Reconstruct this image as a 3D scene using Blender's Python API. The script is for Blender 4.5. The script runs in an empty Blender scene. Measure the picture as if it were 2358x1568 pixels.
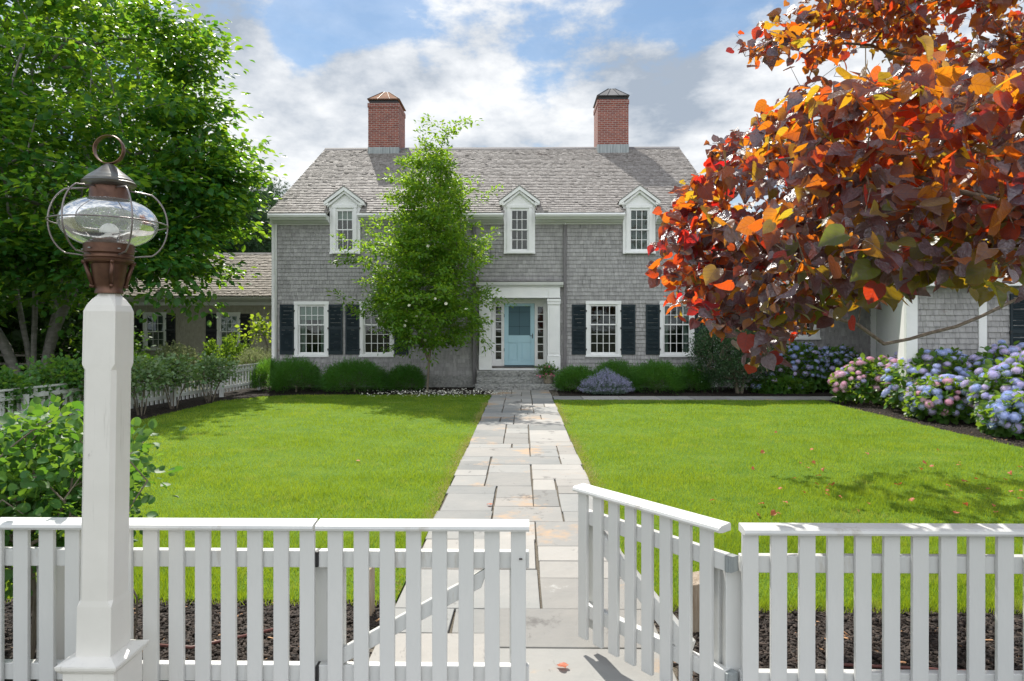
import bpy, math, random
import numpy as np
from mathutils import Vector, Matrix
random.seed(7); rng = np.random.default_rng(7)
scene = bpy.context.scene
R = math.radians
# ------------------------------------------------------------------ camera
H = 1.85; F = 1571.0; CX = 1178.5; HY = 758.0; YAW = 0.0143
cam = bpy.data.objects.new('camera', bpy.data.cameras.new('camera'))
scene.collection.objects.link(cam)
cam.location = (0, 0, H); cam.rotation_euler = (R(90), 0, YAW)
cam.data.lens = 24; cam.data.sensor_width = 36; cam.data.shift_y = -0.011
cam.data.clip_end = 2000; cam.data.clip_start = 0.05
scene.camera = cam
# ------------------------------------------------------------------ sun, sky, exposure
SUN_AZ = R(18.7); SUN_EL = R(49)
sd = Vector((-math.sin(SUN_AZ)*math.cos(SUN_EL), math.cos(SUN_AZ)*math.cos(SUN_EL), math.sin(SUN_EL)))
sl = bpy.data.lights.new('sun', 'SUN'); sl.energy = 3.7; sl.angle = R(0.5); sl.color = (1, .95, .86)
so = bpy.data.objects.new('sun', sl); so.rotation_euler = sd.to_track_quat('Z', 'Y').to_euler(); so.location = (0, 0, 30)
scene.collection.objects.link(so)
scene.view_settings.view_transform = 'Standard'; scene.view_settings.look = 'None'
scene.view_settings.exposure = 0.90; scene.view_settings.gamma = 1
def cdir(px, py):
    u = (px-CX)/F; v = (HY-py)/F
    d = Vector((u*math.cos(YAW)-math.sin(YAW), math.cos(YAW)+u*math.sin(YAW), v)); return d.normalized()
world = bpy.data.worlds.new('World'); scene.world = world; world.use_nodes = True
def build_world():
    nt = world.node_tree; N = nt.nodes; L = nt.links; N.clear()
    out = N.new('ShaderNodeOutputWorld'); bg = N.new('ShaderNodeBackground')
    sky = N.new('ShaderNodeTexSky'); sky.sky_type = 'NISHITA'; sky.sun_disc = False
    sky.sun_elevation = SUN_EL; sky.sun_rotation = -SUN_AZ; sky.air_density = 1.3; sky.dust_density = .25; sky.ozone_density = 2.5
    tc = N.new('ShaderNodeTexCoord'); sep = N.new('ShaderNodeSeparateXYZ'); L.new(tc.outputs['Generated'], sep.inputs[0])
    def m(op, a, b=None, c=None):
        n = N.new('ShaderNodeMath'); n.operation = op
        for i, v in enumerate((a, b, c)):
            if v is None: continue
            if isinstance(v, (int, float)): n.inputs[i].default_value = v
            else: L.new(v, n.inputs[i])
        return n.outputs[0]
    X, Y, Z = sep.outputs
    az = m('ARCTAN2', X, Y); el = m('ARCSINE', Z)
    def noise(scale, det, rough, sx=1, sy=1, sz=2.0, off=0, dist=0):
        mp = N.new('ShaderNodeMapping'); mp.inputs['Scale'].default_value = (sx, sy, sz); mp.inputs['Location'].default_value = (off, off*.7, off*.3)
        L.new(tc.outputs['Generated'], mp.inputs[0])
        n = N.new('ShaderNodeTexNoise'); n.inputs['Scale'].default_value = scale; n.inputs['Detail'].default_value = det
        n.inputs['Roughness'].default_value = rough; n.inputs['Distortion'].default_value = dist
        L.new(mp.outputs[0], n.inputs['Vector']); return n.outputs[0]
    n1 = noise(3.2, 9, .58, off=3.1, dist=.25); n2 = noise(9.0, 7, .6, off=8.4); n3 = noise(5.5, 6, .62, sx=.7, sy=1, sz=2.6, off=1.7, dist=.6)
    acc = m('MULTIPLY', m('SUBTRACT', n1, .5), 1.5)
    acc = m('ADD', acc, m('MULTIPLY', m('SUBTRACT', n2, .5), 2.0))
    def blob(px, py, rx, ry, amp):
        nonlocal acc
        d = cdir(px, py); a0 = math.atan2(d.x, d.y); e0 = math.asin(d.z)
        da = m('MULTIPLY', m('SUBTRACT', az, a0), F/rx); de = m('MULTIPLY', m('SUBTRACT', el, e0), F/ry)
        dd = m('ADD', m('MULTIPLY', da, da), m('MULTIPLY', de, de))
        acc = m('ADD', acc, m('MULTIPLY', m('EXPONENT', m('MULTIPLY', dd, -1)), amp))
    for b in ((520, 90, 120, 110, .75), (850, 235, 230, 120, .85), (700, 350, 260, 90, .55), (1000, 300, 160, 80, .35), (1660, 240, 330, 120, .85),
              (1500, 330, 260, 90, .6), (1150, 75, 140, 60, .35), (1450, 100, 170, 70, .35), (1900, 120, 200, 90, .5), (560, 330, 90, 120, .4),
              (680, 115, 70, 75, -.75), (800, 60, 170, 45, -.55), (1230, 190, 100, 100, -.3), (960, 20, 300, 40, -.25), (1570, 55, 190, 55, -.6), (2020, 190, 110, 60, -.4), (1290, 300, 60, 70, -.3), (590, 215, 60, 22, -.5)):
        blob(*b)
    bk = N.new('ShaderNodeMapRange'); bk.inputs['From Min'].default_value = .15; bk.inputs['From Max'].default_value = -.4; bk.inputs['To Min'].default_value = 0; bk.inputs['To Max'].default_value = .4; L.new(Y, bk.inputs['Value']); acc = m('ADD', acc, bk.outputs[0])  # extra cloud cover added behind the camera to fill-light the house front
    mr = N.new('ShaderNodeMapRange'); mr.interpolation_type = 'SMOOTHSTEP'
    mr.inputs['From Min'].default_value = -.30; mr.inputs['From Max'].default_value = .30; L.new(acc, mr.inputs['Value'])
    thin = m('MULTIPLY', n3, .45); mask = m('MAXIMUM', mr.outputs[0], thin); mask = m('MINIMUM', mask, .97)
    # cloud colour: bright rims, blue-grey bodies (cloud self-shading painted into the colour by noise)
    cr = N.new('ShaderNodeValToRGB'); cr.color_ramp.elements[0].position = .40; cr.color_ramp.elements[0].color = (.33, .38, .45, 1)
    cr.color_ramp.elements[1].position = .58; cr.color_ramp.elements[1].color = (.80, .81, .82, 1)
    L.new(m('ADD', m('MULTIPLY', n2, .4), m('MULTIPLY', n1, .6)), cr.inputs[0])
    sc = N.new('ShaderNodeMix'); sc.data_type = 'RGBA'; sc.blend_type = 'MULTIPLY'; sc.inputs[0].default_value = 1
    L.new(sky.outputs[0], sc.inputs[6]); sc.inputs[7].default_value = (.36, .41, .44, 1)
    skyd = N.new('ShaderNodeVectorMath'); skyd.operation = 'SCALE'; skyd.inputs['Scale'].default_value = 1.0; L.new(sc.outputs[2], skyd.inputs[0])
    clb = N.new('ShaderNodeVectorMath'); clb.operation = 'SCALE'; back = N.new('ShaderNodeMapRange'); back.inputs['From Min'].default_value = .15; back.inputs['From Max'].default_value = -.8; back.inputs['To Min'].default_value = 1/.14*.70; back.inputs['To Max'].default_value = 1/.14*1.45; L.new(Y, back.inputs['Value']); L.new(back.outputs[0], clb.inputs['Scale']); L.new(cr.outputs[0], clb.inputs[0])  # clouds behind the camera brightened, an added unseen fill for the shaded fronts
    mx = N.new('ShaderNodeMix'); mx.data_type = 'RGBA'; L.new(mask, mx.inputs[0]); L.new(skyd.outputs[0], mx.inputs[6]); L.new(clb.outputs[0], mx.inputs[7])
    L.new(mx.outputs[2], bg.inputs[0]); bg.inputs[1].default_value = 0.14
    L.new(bg.outputs[0], out.inputs[0])
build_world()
# ------------------------------------------------------------------ helpers
def W(px, py, y):                       # photo pixel (2357 wide) on the world plane y = const
    u = (px-CX)/F; v = (HY-py)/F; c, s = math.cos(YAW), math.sin(YAW)
    t = y/(c+u*s); return (t*(u*c-s), y, H+t*v)
def G(px, py): 
    t = H*F/(py-HY); u = (px-CX)/F; c, s = math.cos(YAW), math.sin(YAW)
    return (t*(u*c-s), t*(c+u*s))
def WX(px, y): return W(px, HY, y)[0]
def WZ(py, y, px=1200): return W(px, py, y)[2]
def tag(o, label=None, cat=None, group=None, kind=None):
    if label: o['label'] = label
    if cat: o['category'] = cat
    if group: o['group'] = group
    if kind: o['kind'] = kind
    return o
def empty(name, loc, rz=0, label=None, cat=None, group=None):
    o = bpy.data.objects.new(name, None); scene.collection.objects.link(o); o.location = loc; o.rotation_euler = (0, 0, rz)
    o.empty_display_size = .1
    return tag(o, label, cat, group)
def wloc(o):
    v = Vector((0, 0, 0))
    while o is not None: v += Vector(o.location); o = o.parent
    return v
class MB:
    def __init__(s): s.v = []; s.f = []
    def box(s, x0, x1, y0, y1, z0, z1):
        n = len(s.v)
        s.v += [(x0,y0,z0),(x1,y0,z0),(x1,y1,z0),(x0,y1,z0),(x0,y0,z1),(x1,y0,z1),(x1,y1,z1),(x0,y1,z1)]
        s.f += [(n,n+3,n+2,n+1),(n+4,n+5,n+6,n+7),(n,n+1,n+5,n+4),(n+1,n+2,n+6,n+5),(n+2,n+3,n+7,n+6),(n+3,n,n+4,n+7)]; return s
    def poly(s, pts):
        n = len(s.v); s.v += [tuple(p) for p in pts]; s.f.append(tuple(range(n, n+len(pts)))); return s
    def hexa(s, b, t):                  # 4 bottom, 4 top points
        n = len(s.v); s.v += [tuple(p) for p in b]+[tuple(p) for p in t]
        s.f += [(n,n+3,n+2,n+1),(n+4,n+5,n+6,n+7),(n,n+1,n+5,n+4),(n+1,n+2,n+6,n+5),(n+2,n+3,n+7,n+6),(n+3,n,n+4,n+7)]; return s
    def prism(s, prof, a, b, axis='x'): # closed 2D profile extruded along an axis
        n = len(s.v); k = len(prof)
        for e in (a, b):
            for (p, q) in prof:
                s.v.append({'x': (e, p, q), 'y': (p, e, q), 'z': (p, q, e)}[axis])
        for i in range(k):
            j = (i+1) % k; s.f.append((n+i, n+j, n+k+j, n+k+i))
        s.f.append(tuple(range(n+k-1, n-1, -1))); s.f.append(tuple(range(n+k, n+2*k))); return s
    def lathe(s, prof, cx, cy, seg=32, close=False):
        n = len(s.v); k = len(prof)
        for (r, z) in prof:
            for i in range(seg):
                a = 2*math.pi*i/seg; s.v.append((cx+r*math.cos(a), cy+r*math.sin(a), z))
        for j in range(k-1):
            for i in range(seg):
                i2 = (i+1) % seg; s.f.append((n+j*seg+i, n+j*seg+i2, n+(j+1)*seg+i2, n+(j+1)*seg+i))
        return s
    def tube(s, pts, rad, seg=8, cyc=False):
        pts = [Vector(p) for p in pts]; m = len(pts); n = len(s.v); up = None
        for i, p in enumerate(pts):
            a = pts[(i-1) % m] if (cyc or i > 0) else p; b = pts[(i+1) % m] if (cyc or i < m-1) else p
            t = (b-a).normalized()
            if up is None: up = t.orthogonal().normalized()
            up = (up-t*up.dot(t)).normalized(); w = t.cross(up)
            r = rad[i] if hasattr(rad, '__len__') else rad
            for k in range(seg):
                an = 2*math.pi*k/seg; s.v.append(tuple(p+up*(r*math.cos(an))+w*(r*math.sin(an))))
        for i in range(m if cyc else m-1):
            i2 = (i+1) % m
            for k in range(seg):
                k2 = (k+1) % seg; s.f.append((n+i*seg+k, n+i*seg+k2, n+i2*seg+k2, n+i2*seg+k))
        if not cyc:
            s.f.append(tuple(n+seg-1-k for k in range(seg))); s.f.append(tuple(n+(m-1)*seg+k for k in range(seg)))
        return s
    def build(s, name, mat, parent=None, smooth=False, local=False, bevel=0):
        me = bpy.data.meshes.new(name)
        off = Vector((0, 0, 0)) if (local or parent is None) else wloc(parent)
        me.from_pydata([(a-off.x, b-off.y, c-off.z) for a, b, c in s.v], [], s.f); me.update()
        return finish(name, me, mat, parent, smooth, bevel)
def finish(name, me, mat, parent=None, smooth=False, bevel=0):
    me.materials.append(mat)
    if smooth: me.polygons.foreach_set('use_smooth', [True]*len(me.polygons))
    o = bpy.data.objects.new(name, me); scene.collection.objects.link(o)
    if parent: o.parent = parent
    if bevel:
        b = o.modifiers.new('bevel', 'BEVEL'); b.width = bevel; b.segments = 2; b.limit_method = 'ANGLE'; b.harden_normals = False
    return o
def npmesh(name, v, f, mat, parent=None, smooth=False):   # v (n,3), f (m,k)
    off = np.array(wloc(parent)) if parent else np.zeros(3)
    v = (np.asarray(v, dtype=np.float64)-off).astype(np.float32); f = np.asarray(f, dtype=np.int32); m, k = f.shape
    me = bpy.data.meshes.new(name); me.vertices.add(len(v)); me.vertices.foreach_set('co', v.ravel())
    me.loops.add(m*k); me.loops.foreach_set('vertex_index', f.ravel())
    me.polygons.add(m); me.polygons.foreach_set('loop_start', np.arange(0, m*k, k, dtype=np.int32))
    try: me.polygons.foreach_set('loop_total', np.full(m, k, dtype=np.int32))
    except Exception: pass
    me.update(calc_edges=True); me.validate()
    return finish(name, me, mat, parent, smooth)
def scatter(tv, tf, pos, ax, ay, az):    # template instances: local x,y,z axes (already scaled) per instance
    tv = np.asarray(tv, float); tf = np.asarray(tf); N = len(pos); K = len(tv)
    v = pos[:, None, :]+tv[None, :, 0:1]*ax[:, None, :]+tv[None, :, 1:2]*ay[:, None, :]+tv[None, :, 2:3]*az[:, None, :]
    f = tf[None, :, :]+(np.arange(N)*K)[:, None, None]
    return v.reshape(-1, 3), f.reshape(-1, tf.shape[1])
def frames(d, n):                        # d = length direction, n = wanted normal
    d = d/np.linalg.norm(d, axis=1, keepdims=True)
    x = np.cross(d, n); x /= (np.linalg.norm(x, axis=1, keepdims=True)+1e-9); z = np.cross(x, d)
    return x, d, z
def rnd(N, s=1.0): return rng.normal(size=(N, 3))*s
OVAL = (np.array([(0,0,0),(-.27,.28,.07),(-.30,.6,.08),(0,1,-.06),(.30,.6,.08),(.27,.28,.07),(0,.5,0)]), np.array([(0,6,1),(1,6,2),(2,6,3),(3,6,4),(4,6,5),(5,6,0)]))
DIAM = (np.array([(0,0,0),(-.25,.5,.05),(0,1,-.04),(.25,.5,.05)]), np.array([(0,3,2),(0,2,1)]))
def heart():
    pts = [(0,.0),(-.16,-.10),(-.36,-.06),(-.50,.14),(-.52,.36),(-.42,.60),(-.22,.82),(0,1.06),(.22,.82),(.42,.60),(.52,.36),(.50,.14),(.36,-.06),(.16,-.10)]
    zf = lambda x, y: .25*x*x+.26*abs(x)-.20*y*y+.05*math.sin(9*x+5*y)-.10*max(0, abs(x)-.35)
    v = [(x, y, zf(x, y)) for x, y in pts]
    v += [(x, y, zf(x, y)-(.02 if x == 0 else -.02)) for x, y in ((0,.14),(0,.36),(0,.60),(0,.82),(-.26,.22),(-.27,.48),(.26,.22),(.27,.48))]
    A,B,C,D_,E,Fq,Gq,Hh = 14,15,16,17,18,19,20,21
    f = [(0,A,1),(1,A,E),(1,E,2),(2,E,3),(3,E,4),(4,E,Fq),(4,Fq,5),(5,Fq,C),(5,C,6),(6,C,D_),(6,D_,7),(A,B,E),(E,B,Fq),(B,C,Fq),
         (0,13,A),(13,Gq,A),(13,12,Gq),(12,11,Gq),(11,10,Gq),(10,Hh,Gq),(10,9,Hh),(9,C,Hh),(9,8,C),(8,D_,C),(8,7,D_),(A,Gq,B),(Gq,Hh,B),(B,Hh,C)]
    return np.array(v), np.array(f)
HEART = heart()
# ------------------------------------------------------------------ materials
def M(name, col, col2=None, rough=.6, scale=4., det=4, var=1., bump=0, bscale=30., stretch=(1,1,1), island=0, spec=.5, metal=0, transl=None, tw=.45,
      trs=None, coord='Object', bdist=.02, coat=0, hue=0, spots=None):
    m = bpy.data.materials.new(name); m.use_nodes = True; nt = m.node_tree; N = nt.nodes; L = nt.links
    b = N['Principled BSDF']; b.inputs['Roughness'].default_value = rough; b.inputs['Metallic'].default_value = metal
    b.inputs['Specular IOR Level'].default_value = spec; b.inputs['Coat Weight'].default_value = coat
    tc = N.new('ShaderNodeTexCoord'); mp = N.new('ShaderNodeMapping'); mp.inputs['Scale'].default_value = stretch
    L.new(tc.outputs[coord], mp.inputs[0])
    c1 = (*col, 1); c2 = (*(col2 or col), 1)
    nz = N.new('ShaderNodeTexNoise'); nz.inputs['Scale'].default_value = scale; nz.inputs['Detail'].default_value = det; nz.inputs['Roughness'].default_value = .6
    L.new(mp.outputs[0], nz.inputs['Vector'])
    rp = N.new('ShaderNodeMapRange'); rp.inputs['From Min'].default_value = .5-.18*var; rp.inputs['From Max'].default_value = .5+.18*var; L.new(nz.outputs[0], rp.inputs[0])
    mx = N.new('ShaderNodeMix'); mx.data_type = 'RGBA'; mx.inputs[6].default_value = c1; mx.inputs[7].default_value = c2
    geo = N.new('ShaderNodeNewGeometry')
    fac = rp.outputs[0]
    if island:
        a = N.new('ShaderNodeMath'); a.operation = 'MULTIPLY'; L.new(geo.outputs['Random Per Island'], a.inputs[0]); a.inputs[1].default_value = island
        c = N.new('ShaderNodeMath'); c.operation = 'MULTIPLY_ADD'; L.new(fac, c.inputs[0]); c.inputs[1].default_value = 1-island; L.new(a.outputs[0], c.inputs[2]); fac = c.outputs[0]
    L.new(fac, mx.inputs[0]); colo = mx.outputs[2]
    if island:                          # per-island brightness jitter
        hs = N.new('ShaderNodeHueSaturation'); k = N.new('ShaderNodeMath'); k.operation = 'MULTIPLY'; L.new(geo.outputs['Random Per Island'], k.inputs[0]); k.inputs[1].default_value = 37.7
        fr = N.new('ShaderNodeMath'); fr.operation = 'FRACT'; L.new(k.outputs[0], fr.inputs[0])
        vv = N.new('ShaderNodeMath'); vv.operation = 'MULTIPLY_ADD'; L.new(fr.outputs[0], vv.inputs[0]); vv.inputs[1].default_value = .5*island; vv.inputs[2].default_value = 1-.25*island
        L.new(vv.outputs[0], hs.inputs['Value']); L.new(colo, hs.inputs['Color']); colo = hs.outputs[0]
        if hue:
            hh = N.new('ShaderNodeMath'); hh.operation = 'MULTIPLY_ADD'; L.new(fr.outputs[0], hh.inputs[0]); hh.inputs[1].default_value = hue; hh.inputs[2].default_value = .5-hue/2
            L.new(hh.outputs[0], hs.inputs['Hue'])
    if spots:                           # (colour, scale, threshold) worn or stained spots with a shape of their own
        for (sc_, ss, th, st) in spots:
            n2 = N.new('ShaderNodeTexNoise'); n2.inputs['Scale'].default_value = ss; n2.inputs['Detail'].default_value = 8; n2.inputs['Roughness'].default_value = .7
            mp2 = N.new('ShaderNodeMapping'); mp2.inputs['Scale'].default_value = st; mp2.inputs['Location'].default_value = (ss*.37, ss, -ss); L.new(tc.outputs[coord], mp2.inputs[0]); L.new(mp2.outputs[0], n2.inputs['Vector'])
            r2 = N.new('ShaderNodeMapRange'); r2.inputs['From Min'].default_value = th; r2.inputs['From Max'].default_value = th+.08; L.new(n2.outputs[0], r2.inputs[0])
            m2 = N.new('ShaderNodeMix'); m2.data_type = 'RGBA'; L.new(r2.outputs[0], m2.inputs[0]); L.new(colo, m2.inputs[6]); m2.inputs[7].default_value = (*sc_, 1); colo = m2.outputs[2]
    L.new(colo, b.inputs['Base Color'])
    if bump:
        bn = N.new('ShaderNodeTexNoise'); bn.inputs['Scale'].default_value = bscale; bn.inputs['Detail'].default_value = 5; L.new(mp.outputs[0], bn.inputs['Vector'])
        bp = N.new('ShaderNodeBump'); bp.inputs['Strength'].default_value = bump; bp.inputs['Distance'].default_value = bdist; L.new(bn.outputs[0], bp.inputs['Height']); L.new(bp.outputs[0], b.inputs['Normal'])
    if transl:
        t = N.new('ShaderNodeBsdfTranslucent'); ms = N.new('ShaderNodeMixShader'); ms.inputs[0].default_value = tw
        out = N['Material Output']
        if len(transl) == 3 and not hasattr(transl[0], '__len__'): t.inputs[0].default_value = (*transl, 1)
        else:                            # list of colours picked per leaf
            cr = N.new('ShaderNodeValToRGB'); cr.color_ramp.interpolation = 'LINEAR'; els = cr.color_ramp.elements
            while len(els) < len(transl): els.new(.5)
            for i, c in enumerate(transl): els[i].position = i/(len(transl)-1); els[i].color = (*c, 1)
            L.new(geo.outputs['Random Per Island'], cr.inputs[0]); L.new(cr.outputs[0], t.inputs[0])
        L.new(b.outputs[0], ms.inputs[1]); L.new(t.outputs[0], ms.inputs[2]); L.new(ms.outputs[0], out.inputs[0])
    return m
mt = {}
mt['white'] = M('white_paint', (.80,.80,.79), (.74,.745,.74), rough=.42, scale=3, bump=.12, bscale=60, bdist=.004)
mt['fence'] = M('fence_paint', (.63,.63,.615), (.53,.54,.53), rough=.45, scale=5, var=1.4, bump=.4, bscale=(30), stretch=(1,1,.25), bdist=.004,
                spots=[((.30,.29,.27), 34, .69, (1,1,.35)), ((.48,.46,.42), 9, .58, (1,1,.2)), ((.44,.38,.29), 7, .74, (2,2,2))])
mt['postp'] = M('post_paint', (.74,.72,.68), (.66,.64,.60), rough=.4, scale=3, bump=.1, bscale=45, bdist=.004,
                spots=[((.30,.29,.26), 16, .665, (1,1,.35)), ((.52,.44,.33), 5, .72, (2,2,3)), ((.58,.56,.52), 30, .6, (1,1,.06))])
mt['shingle'] = M('weathered_wall_shingle', (.255,.25,.248), (.41,.40,.395), rough=.85, scale=5, stretch=(3,1,.8), island=.38, bump=.4, bscale=40, bdist=.01,
                  spots=[((.22,.17,.15), 2.2, .66, (1,1,1.6)), ((.17,.165,.165), 3.0, .60, (4,1,.5)), ((.46,.45,.45), 1.3, .62, (1,1,.7))], spec=.2)
mt['shinglewing'] = M('weathered_wing_shingle', (.34,.315,.26), (.44,.41,.35), rough=.85, scale=9, stretch=(3,1,.8), island=.28, bump=.3, bscale=40, bdist=.01, spec=.2)
mt['roof'] = M('cedar_roof_shingle', (.185,.165,.155), (.40,.375,.36), rough=.75, scale=7, stretch=(3,1,1), island=.4, bump=.6, bscale=30, bdist=.01,
               spots=[((.10,.08,.075), 1.1, .64, (1,1,1)), ((.13,.11,.11), 6, .66, (3,1,1))], spec=.3)
mt['rooflw'] = M('cedar_wing_roof_shingle', (.20,.17,.145), (.42,.37,.32), rough=.75, scale=7, stretch=(3,1,1), island=.4, bump=.6, bscale=30, bdist=.01,
                 spots=[((.55,.24,.10), .9, .70, (1,1,1))], spec=.3)
mt['shutter'] = M('shutter_paint', (.008,.018,.024), (.013,.026,.034), rough=.5, spec=.3, scale=6)
mt['shutterblk'] = M('black_shutter_paint', (.008,.009,.013), (.014,.015,.02), rough=.5, scale=6)
mt['iron'] = M('black_iron', (.012,.012,.013), rough=.5)
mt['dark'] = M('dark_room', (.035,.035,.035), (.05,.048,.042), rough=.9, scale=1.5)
mt['shade'] = M('window_shade_cloth', (.55,.60,.56), (.48,.53,.5), rough=.8, scale=2, stretch=(1,1,8))
mt['curtain'] = M('curtain_cloth', (.50,.54,.52), (.40,.45,.42), rough=.85, scale=6, stretch=(4,1,.3))
mt['blind'] = M('window_blind', (.55,.58,.56), rough=.6)
mt['door'] = M('blue_door_paint', (.38,.58,.66), (.35,.55,.63), rough=.4, scale=3)
mt['screen'] = M('door_screen_mesh', (.06,.125,.155), (.07,.14,.17), rough=.7, scale=200)
mt['bronze'] = M('dark_bronze', (.06,.05,.045), rough=.4, metal=.8)
mt['granite'] = M('granite', (.20,.205,.20), (.34,.34,.32), rough=.85, scale=18, det=8, bump=1., bscale=14, bdist=.04, spots=[((.10,.10,.095), 7, .60, (1,1,1))], spec=.3)
mt['mulch'] = M('mulch_soil', (.012,.010,.009), (.045,.035,.028), rough=.95, scale=60, det=8, bump=1., bscale=90, bdist=.03, spec=.2)
mt['chip'] = M('mulch_chip', (.015,.012,.011), (.07,.052,.042), rough=.85, scale=3, island=.9, spec=.35)
mt['chiplight'] = M('dead_leaf_litter', (.30,.14,.06), (.45,.27,.14), rough=.8, scale=3, island=.9)
mt['soil'] = M('ground_soil', (.045,.05,.02), (.07,.075,.03), rough=.95, scale=.6, bump=.5, bscale=8)
mt['lawn'] = M('lawn_turf', (.075,.16,.012), (.14,.23,.02), rough=.9, scale=2.2, det=9, bump=.9, bscale=70, bdist=.03, spec=.15)
mt['grass'] = M('grass_blade', (.06,.15,.011), (.21,.31,.022), rough=.5, scale=.75, det=7, var=1.3, island=.55, transl=(.40,.52,.02), tw=.42, spec=.3, spots=[((.24,.30,.03), .7, .50, (1,.45,1)), ((.36,.34,.11), 2.4, .55, (1,.8,1)), ((.03,.10,.012), 1.2, .55, (.6,1,1)), ((.035,.12,.015), 5, .58, (1,1,1))])
mt['drygrass'] = M('dry_grass_blade', (.42,.33,.13), (.30,.33,.08), rough=.7, scale=3, island=.7, transl=(.5,.42,.15), tw=.3)
mt['flag'] = M('flagstone', (.20,.21,.21), (.35,.33,.305), rough=.8, scale=1.3, det=9, island=.65, bump=.6, bscale=7, bdist=.02, spec=.25,
               spots=[((.40,.29,.20), .9, .57, (1,1,1)), ((.13,.125,.12), 2.2, .60, (1,.7,1)), ((.15,.145,.14), 12, .63, (1,.3,1)), ((.42,.42,.41), 3.5, .66, (1,1,1))])
mt['joint'] = M('joint_grit', (.05,.045,.035), (.19,.16,.12), rough=.95, scale=120, det=6, bump=.8, bscale=120, bdist=.01)
mt['brick'] = None
mt['lead'] = M('lead_flashing', (.17,.19,.20), (.36,.39,.39), rough=.5, scale=9, stretch=(2.5,2.5,.12), spots=[((.05,.055,.07), 9, .60, (3,3,.12))], metal=.2)
mt['coppercap'] = M('copper_cap', (.26,.13,.08), (.34,.19,.12), rough=.85, metal=0, spec=.1, scale=3)
mt['leadcap'] = M('grey_metal_cap', (.12,.12,.125), (.2,.195,.2), rough=.6, metal=.3, scale=3)
mt['copper'] = M('aged_copper', (.075,.038,.027), (.17,.088,.058), rough=.42, metal=.65, scale=14, det=8, bump=.2, bscale=60, bdist=.003, spots=[((.28,.29,.25), 19, .72, (1,1,1)), ((.09,.13,.12), 6, .66, (1,1,2))])
mt['patina'] = M('patina_copper', (.10,.075,.06), (.18,.19,.185), rough=.35, metal=.55, scale=7, det=6, stretch=(1,1,3), spots=[((.14,.08,.06), 9, .62, (1,1,3))])
mt['wire'] = M('cage_wire', (.17,.14,.13), (.26,.24,.24), rough=.35, metal=.7, scale=10)
mt['bulb'] = M('frosted_glass', (.85,.85,.83), rough=.3, transl=(.9,.9,.88), tw=.5)
mt['gutter'] = mt['white']
mt['spoutgrey'] = M('weathered_grey_wood', (.13,.12,.125), (.20,.19,.195), rough=.8, scale=8, stretch=(4,4,.4), bump=.3)
mt['stake'] = M('raw_weathered_wood', (.32,.24,.17), (.50,.42,.33), rough=.85, scale=9, stretch=(6,6,.5), bump=.5, bscale=30)
mt['bark'] = M('grey_brown_bark', (.10,.082,.06), (.22,.185,.14), rough=.9, scale=8, det=7, stretch=(1,1,.35), bump=1, bscale=16, bdist=.03)
mt['barkpale'] = M('pale_grey_bark', (.15,.145,.125), (.30,.29,.26), rough=.9, scale=3, det=7, stretch=(1,1,2.5), bump=.8, bscale=10, bdist=.03)
mt['barkred'] = M('lichened_branch_bark', (.12,.095,.07), (.26,.22,.165), rough=.9, scale=30, det=7, bump=1, bscale=60, bdist=.006, spots=[((.38,.37,.31), 22, .66, (1,1,1))])
mt['twig'] = M('twig_bark', (.10,.06,.045), (.2,.15,.12), rough=.7, scale=10)
mt['rail'] = M('grey_split_rail', (.16,.15,.12), (.28,.26,.21), rough=.9, scale=5, stretch=(1,1,4), bump=.6)
mt['clay'] = M('terracotta_pot', (.30,.25,.19), (.42,.36,.28), rough=.8, scale=12, bump=.5, bscale=20, bdist=.01)
def green(name, a, b, tr, tw=.4, rough=.42, spec=.5, island=.7, hue=.03):
    return M(name, a, b, rough=rough, scale=.7, island=island, transl=tr, tw=tw, spec=spec, hue=hue)
mt['bigleaf'] = green('broad_green_leaf', (.022,.10,.024), (.045,.15,.030), [(.12,.34,.02),(.30,.54,.03),(.42,.60,.03)], tw=.46)
mt['stewleaf'] = green('light_green_leaf', (.055,.15,.016), (.11,.22,.024), [(.26,.48,.02),(.34,.56,.03),(.44,.60,.03)], tw=.45, rough=.5)
mt['woodleaf'] = green('woodland_leaf', (.02,.055,.012), (.045,.095,.02), (.10,.2,.02), tw=.3, rough=.6)
mt['pineneedle'] = green('pine_needle', (.02,.06,.022), (.045,.095,.035), (.07,.15,.04), tw=.2, rough=.55)
mt['yew'] = green('yew_needle', (.035,.13,.022), (.075,.21,.03), (.2,.42,.03), tw=.35, rough=.5)
mt['holly'] = green('holly_leaf', (.03,.075,.03), (.06,.12,.045), (.10,.22,.04), tw=.2, rough=.35)
mt['rose'] = green('rose_leaf', (.04,.12,.035), (.08,.18,.045), [(.14,.34,.02),(.34,.54,.04)], tw=.38, rough=.5, spec=.3)
mt['roseside'] = green('pale_rose_leaf', (.07,.15,.06), (.20,.28,.14), [(.22,.38,.05),(.4,.55,.1)], tw=.3, rough=.45, spec=.5)
mt['varieg'] = green('pale_variegated_leaf', (.10,.15,.05), (.30,.33,.18), (.4,.45,.2), tw=.3, rough=.5)
mt['hydleaf'] = green('hydrangea_leaf', (.035,.11,.018), (.07,.17,.025), (.30,.46,.03), tw=.4, rough=.45)
mt['catleaf'] = green('silver_green_leaf', (.10,.17,.12), (.19,.26,.21), (.2,.3,.18), tw=.3, rough=.6)
mt['catflower'] = green('lavender_bloom', (.28,.28,.44), (.42,.42,.58), (.4,.4,.6), tw=.3, rough=.6)
mt['lime'] = green('lime_leaf', (.08,.17,.02), (.13,.22,.03), (.45,.6,.04), tw=.5)
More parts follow.
